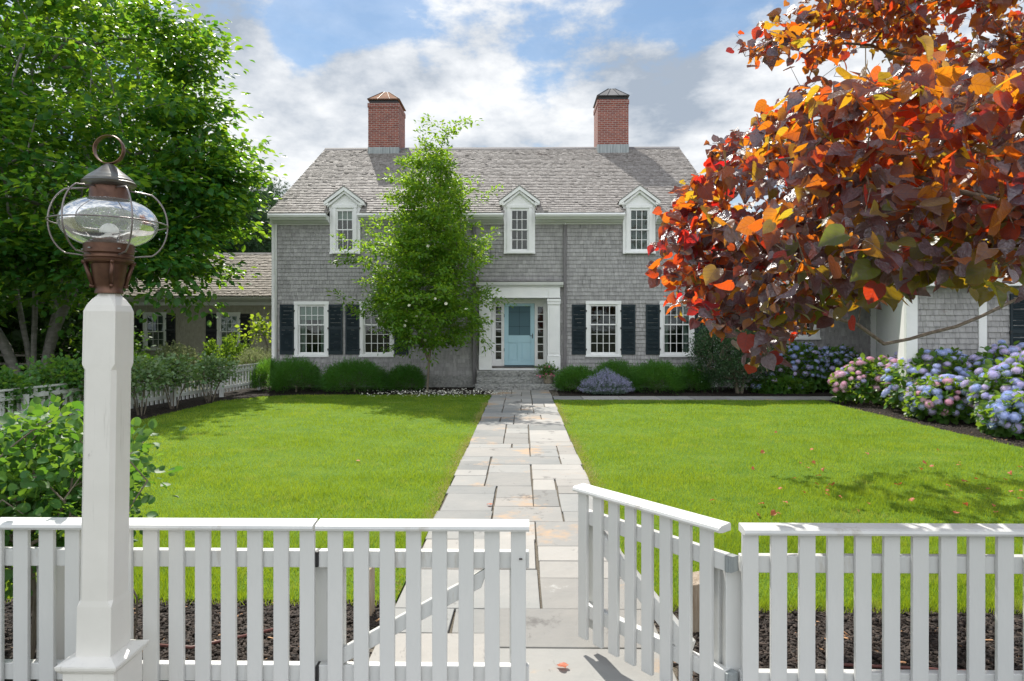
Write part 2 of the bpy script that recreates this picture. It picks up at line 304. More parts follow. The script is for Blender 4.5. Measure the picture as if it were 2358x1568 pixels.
mt['redleaf'] = M('purple_redbud_leaf', (.050,.032,.046), (.10,.075,.09), rough=.33, scale=3, island=.75, transl=[(.72,.05,.012),(.82,.14,.01),(.84,.24,.012),(.80,.30,.012),(.82,.17,.01),(.78,.40,.018),(.60,.46,.03)], tw=.58, spec=.6, bump=.9, bscale=45, bdist=.01, hue=.02)
mt['purpleleaf'] = M('dark_purple_redbud_leaf', (.055,.040,.055), (.15,.12,.145), rough=.30, scale=3, island=.8, transl=[(.35,.02,.03),(.45,.10,.03),(.5,.2,.03)], tw=.16, spec=.9, bump=1, bscale=40, bdist=.012, hue=.02)
mt['greenred'] = M('inner_redbud_leaf', (.03,.05,.02), (.06,.085,.03), rough=.4, scale=3, island=.8, transl=[(.30,.35,.02),(.6,.45,.02),(.55,.30,.01)], tw=.42, bump=.6, bscale=45, bdist=.006)
mt['fallen'] = M('fallen_red_leaf', (.36,.05,.03), (.45,.16,.06), rough=.6, scale=6, island=.6, transl=(.6,.12,.05), tw=.25)
mt['petalw'] = M('white_petal', (.72,.70,.60), (.80,.79,.72), rough=.6, island=.5)
mt['petalp'] = M('pink_petal', (.72,.12,.26), (.80,.25,.38), rough=.5, island=.5, transl=(.8,.2,.35), tw=.25)
mt['yellow'] = M('flower_centre', (.75,.5,.05), rough=.6)
def flowermat(name, c1, c2):
    m = bpy.data.materials.new(name); m.use_nodes = True; nt = m.node_tree; N = nt.nodes; L = nt.links; b = N['Principled BSDF']; b.inputs['Roughness'].default_value = .7; b.inputs['Specular IOR Level'].default_value = .2
    oi = N.new('ShaderNodeObjectInfo'); ge = N.new('ShaderNodeNewGeometry'); mx = N.new('ShaderNodeMix'); mx.data_type = 'RGBA'; mx.inputs[6].default_value = (*c1, 1); mx.inputs[7].default_value = (*c2, 1)
    a = N.new('ShaderNodeMath'); a.operation = 'MULTIPLY_ADD'; L.new(ge.outputs['Random Per Island'], a.inputs[0]); a.inputs[1].default_value = .55; 
    c = N.new('ShaderNodeMath'); c.operation = 'MULTIPLY'; L.new(oi.outputs['Random'], c.inputs[0]); c.inputs[1].default_value = .45; L.new(c.outputs[0], a.inputs[2])
    L.new(a.outputs[0], mx.inputs[0]); L.new(mx.outputs[2], b.inputs['Base Color'])
    t = N.new('ShaderNodeBsdfTranslucent'); L.new(mx.outputs[2], t.inputs[0]); ms = N.new('ShaderNodeMixShader'); ms.inputs[0].default_value = .25
    L.new(b.outputs[0], ms.inputs[1]); L.new(t.outputs[0], ms.inputs[2]); L.new(ms.outputs[0], N['Material Output'].inputs[0]); return m
mt['hblue'] = flowermat('hydrangea_blue', (.30,.44,.82), (.62,.62,.86))
mt['hpurple'] = flowermat('hydrangea_purple', (.42,.46,.80), (.74,.60,.80))
mt['hpink'] = flowermat('hydrangea_pink', (.80,.36,.50), (.80,.62,.76))
def brickmat():
    m = bpy.data.materials.new('red_brick'); m.use_nodes = True; nt = m.node_tree; N = nt.nodes; L = nt.links; b = N['Principled BSDF']; b.inputs['Roughness'].default_value = .9
    tc = N.new('ShaderNodeTexCoord'); sp = N.new('ShaderNodeSeparateXYZ'); L.new(tc.outputs['Object'], sp.inputs[0])
    ad = N.new('ShaderNodeMath'); L.new(sp.outputs[0], ad.inputs[0]); L.new(sp.outputs[1], ad.inputs[1])
    cb = N.new('ShaderNodeCombineXYZ'); L.new(ad.outputs[0], cb.inputs[0]); L.new(sp.outputs[2], cb.inputs[1])
    br = N.new('ShaderNodeTexBrick'); br.inputs['Scale'].default_value = 1; br.inputs['Brick Width'].default_value = .215; br.inputs['Row Height'].default_value = .075; br.inputs['Mortar Size'].default_value = .008
    br.inputs['Color1'].default_value = (.27,.085,.06,1); br.inputs['Color2'].default_value = (.19,.06,.05,1); br.inputs['Mortar'].default_value = (.36,.30,.27,1); L.new(cb.outputs[0], br.inputs[0])
    nz = N.new('ShaderNodeTexNoise'); nz.inputs['Scale'].default_value = 5; nz.inputs['Detail'].default_value = 6; L.new(tc.outputs['Object'], nz.inputs[0])
    hs = N.new('ShaderNodeHueSaturation'); mr = N.new('ShaderNodeMapRange'); mr.inputs[3].default_value = .65; mr.inputs[4].default_value = 1.4; L.new(nz.outputs[0], mr.inputs[0]); L.new(mr.outputs[0], hs.inputs['Value']); L.new(br.outputs[0], hs.inputs['Color'])
    L.new(hs.outputs[0], b.inputs['Base Color']); bp = N.new('ShaderNodeBump'); bp.inputs['Strength'].default_value = .5; bp.inputs['Distance'].default_value = .01; bp.invert = True; L.new(br.outputs[1], bp.inputs['Height']); L.new(bp.outputs[0], b.inputs['Normal'])
    return m
mt['brick'] = brickmat()
def glassmat(name, tint=(1,1,1), bumps=False, frost=0, refl=1.0):
    m = bpy.data.materials.new(name); m.use_nodes = True; nt = m.node_tree; N = nt.nodes; L = nt.links; N.remove(N['Principled BSDF'])
    tr = N.new('ShaderNodeBsdfTransparent'); tr.inputs[0].default_value = (*tint, 1); gl = N.new('ShaderNodeBsdfGlossy'); gl.inputs['Roughness'].default_value = .02 if not bumps else .08
    fr = N.new('ShaderNodeFresnel'); fr.inputs[0].default_value = 1.5; mu = N.new('ShaderNodeMath'); mu.operation = 'MULTIPLY'; mu.inputs[1].default_value = refl; L.new(fr.outputs[0], mu.inputs[0])
    ms = N.new('ShaderNodeMixShader'); L.new(mu.outputs[0], ms.inputs[0]); L.new(tr.outputs[0], ms.inputs[1]); L.new(gl.outputs[0], ms.inputs[2]); last = ms.outputs[0]
    tc = N.new('ShaderNodeTexCoord')
    if bumps:
        vo = N.new('ShaderNodeTexVoronoi'); vo.inputs['Scale'].default_value = 95; L.new(tc.outputs['Object'], vo.inputs[0])
        r = N.new('ShaderNodeMapRange'); r.inputs['From Min'].default_value = .30; r.inputs['From Max'].default_value = .16; L.new(vo.outputs['Distance'], r.inputs[0])
        nz = N.new('ShaderNodeTexNoise'); nz.inputs['Scale'].default_value = 18; nz.inputs['Detail'].default_value = 5; L.new(tc.outputs['Object'], nz.inputs[0])
        r2 = N.new('ShaderNodeMapRange'); r2.inputs['From Min'].default_value = .5; r2.inputs['From Max'].default_value = .62; L.new(nz.outputs[0], r2.inputs[0])
        k = N.new('ShaderNodeMath'); k.operation = 'MULTIPLY'; L.new(r.outputs[0], k.inputs[0]); L.new(r2.outputs[0], k.inputs[1])
        k2 = N.new('ShaderNodeMath'); k2.operation = 'MULTIPLY_ADD'; L.new(k.outputs[0], k2.inputs[0]); k2.inputs[1].default_value = .6; k2.inputs[2].default_value = frost
        df = N.new('ShaderNodeBsdfDiffuse'); df.inputs[0].default_value = (.85,.88,.9,1); tl = N.new('ShaderNodeBsdfTranslucent'); tl.inputs[0].default_value = (.85,.88,.9,1)
        md = N.new('ShaderNodeMixShader'); L.new(df.outputs[0], md.inputs[1]); L.new(tl.outputs[0], md.inputs[2])
        m2 = N.new('ShaderNodeMixShader'); L.new(k2.outputs[0], m2.inputs[0]); L.new(last, m2.inputs[1]); L.new(md.outputs[0], m2.inputs[2]); last = m2.outputs[0]
        bp = N.new('ShaderNodeBump'); bp.inputs['Strength'].default_value = .25; bp.inputs['Distance'].default_value = .004; L.new(nz.outputs[0], bp.inputs['Height']); L.new(bp.outputs[0], gl.inputs['Normal'])
    else:
        nz = N.new('ShaderNodeTexNoise'); nz.inputs['Scale'].default_value = 1.2; L.new(tc.outputs['Object'], nz.inputs[0])
        bp = N.new('ShaderNodeBump'); bp.inputs['Strength'].default_value = .12; bp.inputs['Distance'].default_value = .02; L.new(nz.outputs[0], bp.inputs['Height']); L.new(bp.outputs[0], gl.inputs['Normal'])
    L.new(last, N['Material Output'].inputs[0]); return m
mt['glass'] = glassmat('window_glass', (.72,.78,.75), refl=.9)
mt['globe'] = glassmat('seeded_glass', (.93,.95,.95), bumps=True, frost=.13, refl=1.2)
def add_veins(m):
    nt = m.node_tree; N = nt.nodes; L = nt.links; b = N['Principled BSDF']; uv = N.new('ShaderNodeUVMap'); sp = N.new('ShaderNodeSeparateXYZ'); L.new(uv.outputs[0], sp.inputs[0])
    def mm(op, a, b_=None):
        n = N.new('ShaderNodeMath'); n.operation = op
        for i, v in enumerate((a, b_)):
            if v is None: continue
            if isinstance(v, (int, float)): n.inputs[i].default_value = v
            else: L.new(v, n.inputs[i])
        return n.outputs[0]
    ax = mm('ABSOLUTE', sp.outputs[0]); f = mm('FRACT', mm('MULTIPLY', mm('SUBTRACT', sp.outputs[1], mm('MULTIPLY', ax, .75)), 4.5))
    v1 = mm('LESS_THAN', mm('ABSOLUTE', mm('SUBTRACT', f, .5)), .055); v2 = mm('LESS_THAN', ax, .016); v = mm('MAXIMUM', v1, v2)
    src = b.inputs['Base Color'].links[0].from_socket; mx = N.new('ShaderNodeMix'); mx.data_type = 'RGBA'; L.new(mm('MULTIPLY', v, .22), mx.inputs[0]); L.new(src, mx.inputs[6]); mx.inputs[7].default_value = (.32,.22,.22,1); L.new(mx.outputs[2], b.inputs['Base Color'])
    w = mm('PINGPONG', f, .5); bp = N.new('ShaderNodeBump'); bp.inputs['Strength'].default_value = .35; bp.inputs['Distance'].default_value = .004
    old = b.inputs['Normal'].links[0].from_socket; L.new(old, bp.inputs['Normal']); L.new(w, bp.inputs['Height']); L.new(bp.outputs[0], b.inputs['Normal'])
    for n in list(N):
        if n.type == 'BSDF_TRANSLUCENT' and n.inputs[0].links:
            src = n.inputs[0].links[0].from_socket; m2 = N.new('ShaderNodeMix'); m2.data_type = 'RGBA'; m2.blend_type = 'MULTIPLY'; L.new(mm('MULTIPLY', v, .55), m2.inputs[0]); L.new(src, m2.inputs[6]); m2.inputs[7].default_value = (.45,.3,.3,1); L.new(m2.outputs[2], n.inputs[0])
def set_uv(o, tv, count):
    me = o.data; uvl = me.uv_layers.new(name='UVMap'); idx = np.empty(len(me.loops), dtype=np.int32); me.loops.foreach_get('vertex_index', idx)
    uv = np.asarray(tv)[:, :2][idx % len(tv)]; uvl.data.foreach_set('uv', uv.astype(np.float32).ravel())
for _k in ('redleaf', 'purpleleaf', 'greenred'): add_veins(mt[_k])
mt['scarlet'] = mt['redleaf'].copy(); mt['scarlet'].name = 'scarlet_redbud_leaf'
for _n in mt['scarlet'].node_tree.nodes:
    if _n.type == 'VALTORGB':
        for _e, _c in zip(_n.color_ramp.elements, [(.8,.02,.02),(.85,.05,.015),(.85,.12,.01),(.8,.03,.02),(.86,.2,.012),(.8,.05,.02),(.86,.28,.015)]): _e.color = (*_c, 1)
# ------------------------------------------------------------------ ground, lawn, path
def structure(o): o['kind'] = 'structure'; return o
LX0, LX1 = -7.8, 7.72; PX0, PX1 = -.85, .82
structure(MB().poly([(-900,-900,-.02),(900,-900,-.02),(900,900,-.02),(-900,900,-.02)]).build('ground', mt['soil']))
structure(MB().poly([(-9.4,2.6,-.012),(13,2.6,-.012),(13,21.9,-.012),(-9.4,21.9,-.012)]).build('mulch_bed', mt['mulch']))
lawnL = [(LX0,4.62),(PX0,4.62),(PX0,19.15),(-6.3,19.0),(-7.1,18.4),(-7.7,17.3)]
lawnR = [(PX1,4.55),(LX1+.3,4.55),(LX1,11.5),(LX1-.05,16.4),(LX1+.1,17.75),(PX1,17.75)]
for p, nm in ((lawnL, 'lawn'), (lawnR, 'lawn')):
    structure(MB().prism(p, -.02, .012, 'z').build(nm, mt['lawn']))
def inpoly(x, y, poly):
    r = np.zeros(len(x), bool); n = len(poly); j = n-1
    for i in range(n):
        xi, yi = poly[i]; xj, yj = poly[j]
        c = ((yi > y) != (yj > y)) & (x < (xj-xi)*(y-yi)/(yj-yi+1e-12)+xi); r ^= c; j = i
    return r
def grass():
    P = []
    for y0, y1, dens, hh, ww in ((4.5, 6.2, 7000, .05, .0044), (6.2, 8.5, 3600, .045, .006), (8.5, 12, 1700, .040, .008), (12, 19.3, 900, .036, .012)):
        area = (LX1-LX0)*(y1-y0); n = int(area*dens*.92); x = rng.uniform(LX0, LX1+.3, n); y = rng.uniform(y0, y1, n)
        k = (inpoly(x, y, lawnL) | inpoly(x, y, lawnR)) & (np.abs(x/np.maximum(y, .1)) < 1.15)
        x, y = x[k], y[k]; P.append(np.stack([x, y, np.full(len(x), hh), np.full(len(x), ww)], 1))
    # longer ragged edge blades along the borders
    for y0, y1, x0, x1 in ((4.52, 4.70, LX0, PX0), (4.45, 4.62, PX1, 3.9)):
        n = 3800; x = rng.uniform(x0, x1, n); P.append(np.stack([x, rng.uniform(y0, y1, n), np.full(n, .075), np.full(n, .004)], 1))
    P = np.concatenate(P); n = len(P); 
    lump = .65+.7*(np.sin(P[:,0]*2.1+np.sin(P[:,1]*1.7))*np.sin(P[:,1]*2.6+1.3)*.5+.5)
    h = P[:,2]*rng.uniform(.55, 1.35, n)*lump; a = rng.uniform(0, 2*math.pi, n); w = P[:,3]
    base = np.stack([P[:,0], P[:,1], np.full(n, .008)], 1); dx = np.stack([np.cos(a), np.sin(a), 0*a], 1)*w[:,None]*.5
    la = rng.uniform(0, 2*math.pi, n); ln = h*rng.uniform(.1, .75, n); tip = base+np.stack([np.cos(la)*ln, np.sin(la)*ln, h], 1)
    v = np.stack([base-dx, base+dx, tip], 1).reshape(-1, 3); f = np.arange(3*n).reshape(-1, 3)
    tag(npmesh('grass', v, f, mt['grass']), 'short bright green mown grass covering the front lawn', 'grass', kind='stuff')
    # straw coloured edge along the path
    n = 11000; side = rng.integers(0, 2, n); y = rng.uniform(4.7, 17, n)**1; x = np.where(side, PX1+np.abs(rng.normal(-.01, .07, n)), PX0-np.abs(rng.normal(-.01, .07, n)))
    keep = (np.sin(y*1.9)+np.sin(y*.77+1)+rng.normal(0, .8, n)) > -.6; x, y = x[keep], y[keep]; n = len(x)
    h = rng.uniform(.015, .045, n); a = rng.uniform(0, 2*math.pi, n); base = np.stack([x, y, np.full(n, .012)], 1); dx = np.stack([np.cos(a), np.sin(a), 0*a], 1)*.004
    la = rng.uniform(0, 2*math.pi, n); tip = base+np.stack([np.cos(la)*h, np.sin(la)*h, h*.8], 1)
    tag(npmesh('dry_grass', np.stack([base-dx, base+dx, tip], 1).reshape(-1, 3), np.arange(3*n).reshape(-1, 3), mt['drygrass']), 'dry straw coloured grass fringing the stone path', 'grass', kind='stuff')
grass()
def chips():
    BOX = (np.array([(-.5,-.5,0),(.5,-.5,0),(.5,.5,0),(-.5,.5,0),(-.4,-.4,1),(.4,-.4,1),(.4,.4,1),(-.4,.4,1)]), np.array([(4,5,6,7),(0,1,5,4),(1,2,6,5),(2,3,7,6),(3,0,4,7)]))
    def make(name, n, reg, mat, lo, hi, lab, thick=.15):
        pts = []
        for (x0, x1, y0, y1, w) in reg:
            k = int(n*w); pts.append(np.stack([rng.uniform(x0, x1, k), rng.uniform(y0, y1, k), rng.uniform(-.01, .012, k)], 1))
        p = np.concatenate(pts); k = len(p)
        bad = inpoly(p[:,0], p[:,1], lawnL) | inpoly(p[:,0], p[:,1], lawnR) | ((p[:,0] > PX0-.02) & (p[:,0] < PX1+.02) & (p[:,1] < 20.5)); p = p[~bad]; k = len(p)
        l = rng.uniform(lo, hi, k); a = rng.uniform(0, 2*math.pi, k); d = np.stack([np.cos(a), np.sin(a), rng.normal(0, .18, k)], 1)
        x, y, z = frames(d, np.stack([rng.normal(0, .35, k), rng.normal(0, .35, k), np.ones(k)], 1))
        v, f = scatter(BOX[0], BOX[1], p, x*(l*rng.uniform(.15, .4, k))[:,None], y*l[:,None], z*(l*thick)[:,None])
        tag(npmesh(name, v, f, mat), lab, name.replace('_', ' '), kind='stuff')
    reg = [(-3.9,-.8,2.9,4.7,.40), (.8,4.0,2.9,4.7,.40), (-9,-7.4,9,18,.10), (-7.5,8,18.9,21.6,.12), (7.2,9,10,18,.12)]
    make('mulch', 62000, reg, mt['chip'], .012, .045, 'dark shredded bark mulch covering the planting beds')
    make('leaf_litter', 900, reg[:2]+[(7.2,9,10,18,.1)], mt['chiplight'], .02, .05, 'tan dead leaf scraps scattered over the dark mulch', .05)
chips()
def paving():
    structure(MB().box(-1.05, 1.05, 4.4, 20.72, -.03, -.004).box(-1.05, 1.05, 3.0, 4.4, -.03, -.004).box(-1.7, 1.7, 1.9, 3.0, -.03, -.004).build('path_joints', mt['joint']))
    cell = .13
    def pack(x0, x1, y0, y1, cx, cy, maxw, maxh, seed, minw=2):
        r = random.Random(seed); nx = int(round((x1-x0)/cx)); ny = int(round((y1-y0)/cy)); occ = [[0]*ny for _ in range(nx)]; joint = [[0]*ny for _ in range(nx+1)]; out = []
        for j in range(ny):
            i = 0
            while i < nx:
                if occ[i][j]: i += 1; continue
                free = 0
                while i+free < nx and not occ[i+free][j] and free < maxw: free += 1
                best = None
                for _t in range(12):
                    w = min(free, r.randint(minw, maxw))
                    if free-w == 1: w = free
                    sc = (1 if j and i+w < nx and joint[i+w][j-1] else 0)+(.5 if w == nx else 0)
                    if best is None or sc < best[0]: best = (sc, w)
                w = best[1]
                h = r.randint(2, maxh)
                if j+h > ny: h = ny-j
                for a in range(i, i+w):
                    for b in range(j, j+h): occ[a][b] = 1
                for b in range(j, j+h): joint[i][b] = 1; joint[i+w][b] = 1
                out.append((x0+i*cx, x0+(i+w)*cx, y0+j*cy, y0+(j+h)*cy)); i += w
        return out
    m = MB(); r = random.Random(5)
    rects = pack(PX0, PX1, 3.0, 20.7, (PX1-PX0)/12, 17.7/96, 7, 4, 12, 3)
    rects += pack(-1.62, 1.66, 1.92, 3.0, 3.28/13, .27, 6, 4, 31)
    for (a, b, c, d) in rects:
        g = [.005+.010*r.random(), .005+.010*r.random(), .005+.006*r.random(), .005+.006*r.random()]; j = lambda: r.uniform(-.006, .006)
        e = r.uniform(-.015, .012) if a < PX0+.01 else 0; e2 = r.uniform(-.012, .02) if b > PX1-.01 else 0
        x0, x1, y0, y1 = a+g[0]+e, b-g[1]+e2, c+g[2]*.6, d-g[3]*.6; t = .018+r.uniform(0, .004)
        m.hexa([(x0,y0,-.02),(x1,y0,-.02),(x1,y1,-.02),(x0,y1,-.02)], [(x0+j(),y0+j(),t),(x1+j(),y0+j(),t),(x1+j(),y1+j(),t),(x0+j(),y1+j(),t)])
    o = m.build('path', mt['flag'], bevel=.005); structure(o)
    m = MB(); r = random.Random(9); y0, y1 = 17.95, 18.75; x = PX1+.02
    while x < 8.6:
        w = r.uniform(.5, 1.1)
        if r.random() < .5: m.box(x+.008, x+w-.008, y0, y1, -.02, .016+r.uniform(0,.004))
        else:
            k = r.uniform(.35, .65)*(y1-y0)+y0; m.box(x+.008, x+w-.008, y0, k-.008, -.02, .017); m.box(x+.008, x+w-.008, k+.008, y1, -.02, .019)
        x += w
    structure(m.build('side_path', mt['flag'], bevel=.005))
    structure(MB().poly([(PX1,y0-.03,-.004),(8.6,y0-.03,-.004),(8.6,y1+.03,-.004),(PX1,y1+.03,-.004)]).build('side_path_joints', mt['joint']))
paving()
# ------------------------------------------------------------------ building helpers
def shingle_wall(name, parent, x0, x1, z0, z1, y, ex, holes, mat, wmin=.07, wmax=.155, top=None, back=True, seed=1):
    r = random.Random(seed); m = MB(); nrow = int(math.ceil((z1-z0)/ex))
    for j in range(nrow+1):
        zb = z1-(j+1)*ex
        if zb+ex <= z0+.02: break
        zt = min(zb+ex+.012, z1); x = x0-r.uniform(0, .1); row = r.uniform(-.003, .003)
        while x < x1:
            w = r.uniform(wmin, wmax); a, b = max(x+.0025, x0), min(x+w-.0025, x1); x += w
            if b-a < .02: continue
            if any(a > h[0] and b < h[1] and zb+.02 > h[2] and zt-.02 < h[3] for h in holes): continue
            if any(b > h[0]+.06 and a < h[1]-.06 and zt > h[2]+.06 and zb < h[3]-.06 for h in holes): continue
            zz = zb+row+r.uniform(-.003, .003); th = r.uniform(.026, .034)
            if zz < z0: zz = z0
            m.hexa([(a,y-th,zz),(b,y-th,zz),(b,y,zz),(a,y,zz)], [(a,y-.005,zt),(b,y-.005,zt),(b,y,zt),(a,y,zt)])
    o = m.build(name, mat, parent)
    return o
def holed(m, x0, x1, z0, z1, ya, yb, holes):
    xs = sorted({x0, x1, *[max(x0,min(x1,h[i])) for h in holes for i in (0, 1)]}); zs = sorted({z0, z1, *[max(z0,min(z1,h[i])) for h in holes for i in (2, 3)]})
    for i in range(len(xs)-1):
        for j in range(len(zs)-1):
            cx, cz = (xs[i]+xs[i+1])/2, (zs[j]+zs[j+1])/2
            if any(h[0] < cx < h[1] and h[2] < cz < h[3] for h in holes): continue
            m.box(xs[i], xs[i+1], ya, yb, zs[j], zs[j+1])
    return m
def shingle_roof(name, parent, mat, xl, xr, y0, z0, y1, z1, ex=.16, th=.024, seed=1, skip=None):
    """front slope rising from (y0,z0) to (y1,z1); xl, xr functions of t or numbers"""
    r = random.Random(seed); m = MB(); L = math.hypot(y1-y0, z1-z0); sy, sz = (y1-y0)/L, (z1-z0)/L; ny, nz = -sz, sy
    n = int(L/ex)
    for j in range(n+1):
        s0 = j*ex; s1 = min(s0+ex+.03, L)
        if s1-s0 < .04: break
        x = xl-r.uniform(0, .1); sag = .006*math.sin(j*.9)
        while x < xr:
            w = r.uniform(.07, .155); a, b = max(x+.002, xl), min(x+w-.002, xr); x += w
            if b-a < .02: continue
            d = r.uniform(-.006, .006) + (r.random() < .02)*.04; t = th*r.uniform(.8, 1.2); lift = r.random() < .05 and .012 or 0
            q0 = s0+d+sag; q0 = max(q0, -.02); ym, zm = y0+sy*(s0+ex/2), z0+sz*(s0+ex/2)
            if skip and skip((a+b)/2, ym): continue
            P = lambda xx, s, h: (xx, y0+sy*s+ny*h, z0+sz*s+nz*h)
            m.hexa([P(a,q0,0),P(b,q0,0),P(b,s1,0),P(a,s1,0)], [P(a,q0,t+lift+.004),P(b,q0,t+lift+.004+r.uniform(-.003,.003)),P(b,s1,.006),P(a,s1,.006)])
    return m.build(name, mat, parent)
def window(parent, px0, px1, py0, py1, y, cols, rt, rb, style='none', casing=.105, white=None, name='window', depth=.9, sub=False, n_shade=.3):
    """outer casing given in photo pixels on plane y; returns opening hole (x0,x1,z0,z1)"""
    wm = white or mt['white']
    x0, z1 = W(px0, py0, y)[0], W((px0+px1)/2, py0, y)[2]; x1, z0 = W(px1, py1, y)[0], W((px0+px1)/2, py1, y)[2]
    c = casing; a, b, e, g = x0+c, x1-c, z0+c*.75, z1-c*.95
    m = MB(); yf = y-.045
    m.box(x0, a, yf, y+.02, z0+.03, z1-c); m.box(b, x1, yf, y+.02, z0+.03, z1-c); m.box(x0-.012, x1+.012, yf-.012, y+.02, z1-c, z1); m.box(x0-.02, x1+.02, yf-.035, y+.02, z0-.012, z0+.045)
    m.box(a, b, yf+.008, y+.02, z0+.045, e)
    for (p, q) in ((a, a+.022), (b-.022, b)): m.box(p, q, yf+.018, y+.10, e, g)
    m.box(a+.022, b-.022, yf+.018, y+.10, g-.02, g)
    fr = m.build(name, wm, parent, bevel=.003)
    a += .022; b -= .022; g -= .02
    mid = e+(g-e)*(rb/(rt+rb)); st = .038; mu = .018
    def sash(za, zb, yy, rows, br, trl):
        s = MB(); s.box(a, a+st, yy, yy+.035, za, zb); s.box(b-st, b, yy, yy+.035, za, zb); s.box(a+st, b-st, yy, yy+.035, za, za+br); s.box(a+st, b-st, yy, yy+.035, zb-trl, zb)
        ia, ib, ja, jb = a+st, b-st, za+br, zb-trl
        for i in range(1, cols): xx = ia+(ib-ia)*i/cols; s.box(xx-mu/2, xx+mu/2, yy+.003, yy+.03, ja, jb)
        for j in range(1, rows):
            zz = ja+(jb-ja)*j/rows
            for i in range(cols):
                xa = ia+(ib-ia)*i/cols+(mu/2 if i else 0); xb = ia+(ib-ia)*(i+1)/cols-(mu/2 if i < cols-1 else 0); s.box(xa, xb, yy+.003, yy+.03, zz-mu/2, zz+mu/2)
        s.build('sash', wm, fr); MB().box(ia-.003, ib+.003, yy+.018, yy+.022, ja-.003, jb+.003).build('pane', mt['glass'], fr)
    sash(mid-.02, g, y+.0, rt, .04, .045); sash(e, mid+.02, y+.037, rb, .06, .036)
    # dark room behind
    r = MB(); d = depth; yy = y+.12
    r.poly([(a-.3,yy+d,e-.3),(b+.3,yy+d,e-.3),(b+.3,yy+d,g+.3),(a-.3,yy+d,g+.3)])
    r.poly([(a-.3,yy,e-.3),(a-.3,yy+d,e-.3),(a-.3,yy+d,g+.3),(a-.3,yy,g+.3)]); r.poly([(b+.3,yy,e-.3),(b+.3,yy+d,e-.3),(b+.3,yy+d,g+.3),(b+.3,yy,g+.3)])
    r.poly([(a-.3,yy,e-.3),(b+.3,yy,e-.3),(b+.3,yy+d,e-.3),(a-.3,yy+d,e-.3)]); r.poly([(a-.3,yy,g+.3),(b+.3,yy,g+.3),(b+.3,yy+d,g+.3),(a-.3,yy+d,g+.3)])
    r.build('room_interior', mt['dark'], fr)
    if style in ('shade', 'both'): MB().box(a-.02, b+.02, y+.105, y+.112, g-(g-e)*n_shade, g+.05).build('window_shade', mt['shade'], fr)
    if style == 'blind':
        s = MB(); k = 0; z = g
        while z > e: s.hexa([(a,y+.10,z-.026),(b,y+.10,z-.026),(b,y+.13,z-.006),(a,y+.13,z-.006)], [(a,y+.10,z-.023),(b,y+.10,z-.023),(b,y+.13,z-.003),(a,y+.13,z-.003)]); z -= .034
        s.build('window_blind', mt['blind'], fr)
    if style in ('curtain', 'both', 'blind'):
        s = MB()
        for side in ((-1, 1) if style != 'blind' else (1,)):
            xa = a if side < 0 else b
            for k in range(5):
                u0 = xa-side*(k*.045-.03); u1 = xa-side*((k+1)*.045-.03); s.poly([(u0,y+.2+.03*(k%2),e-.1),(u1,y+.2+.03*((k+1)%2),e-.1),(u1,y+.2+.03*((k+1)%2),g+.1),(u0,y+.2+.03*(k%2),g+.1)])
        s.build('curtain', mt['curtain'], fr)
    return (x0+.05, x1-.05, z0+.05, z1-.05)
def shutter(parent, px0, px1, py0, py1, y, side, mat=None, louvers=True, split=.53, pitch=.042):
    mat = mat or mt['shutter']
    x0, z1 = W(px0, py0, y)[0], W((px0+px1)/2, py0, y)[2]; x1, z0 = W(px1, py1, y)[0], W((px0+px1)/2, py1, y)[2]
    ya, yb = y-.055, y-.022; st = .055; m = MB(); zm = z0+(z1-z0)*split
    m.box(x0, x0+st, ya, yb, z0, z1); m.box(x1-st, x1, ya, yb, z0, z1)
    for a, b in ((z0, z0+.11), (z1-.075, z1), (zm-.045, zm+.045)): m.box(x0+st, x1-st, ya+.002, yb, a, b)
    o = m.build('shutter', mat, parent, bevel=.003); l = MB()
    for a, b in ((z0+.11, zm-.045), (zm+.045, z1-.075)):
        z = a+.004
        while z < b-.02: l.hexa([(x0+st,ya+.004,z),(x1-st,ya+.004,z),(x1-st,yb-.006,z+.022),(x0+st,yb-.006,z+.022)], [(x0+st,ya+.004,z+.009),(x1-st,ya+.004,z+.009),(x1-st,yb-.006,z+.031),(x0+st,yb-.006,z+.031)]); z += pitch
        l.box(x0+st, x1-st, yb-.004, yb-.001, a, b)
    l.build('louvers', mat, o); xh = x1 if side < 0 else x0
    for zz in (z0+.17, zm, z1-.2): MB().box(xh-.03, xh+.03, ya-.012, ya-.001, zz-.012, zz+.012).box(xh-.012*side-.01, xh-.012*side+.01, ya-.022, ya-.012, zz-.045, zz+.02).build('hinge', mt['iron'], o)
    return o
def downspout(parent, px, ztop, zbot, y, m1, m2=None, zsplit=None, w=.035):
    x = WX(px, y); p = [(x,y-.28,ztop+.12),(x,y-.28,ztop+.02),(x,y-.22,ztop-.06),(x,y-.10,ztop-.15),(x,y-.07,ztop-.24)]
    if m2 is None: p.append((x,y-.07,zbot)); MB().tube(p, w, 10).build('downspout', m1, parent, smooth=True); return
    p.append((x,y-.07,zsplit)); MB().tube(p, w, 10).build('downspout_elbow', m1, parent, smooth=True)
    MB().box(x-.05, x+.05, y-.11, y-.03, zbot, zsplit).build('downspout', m2, parent, bevel=.006)
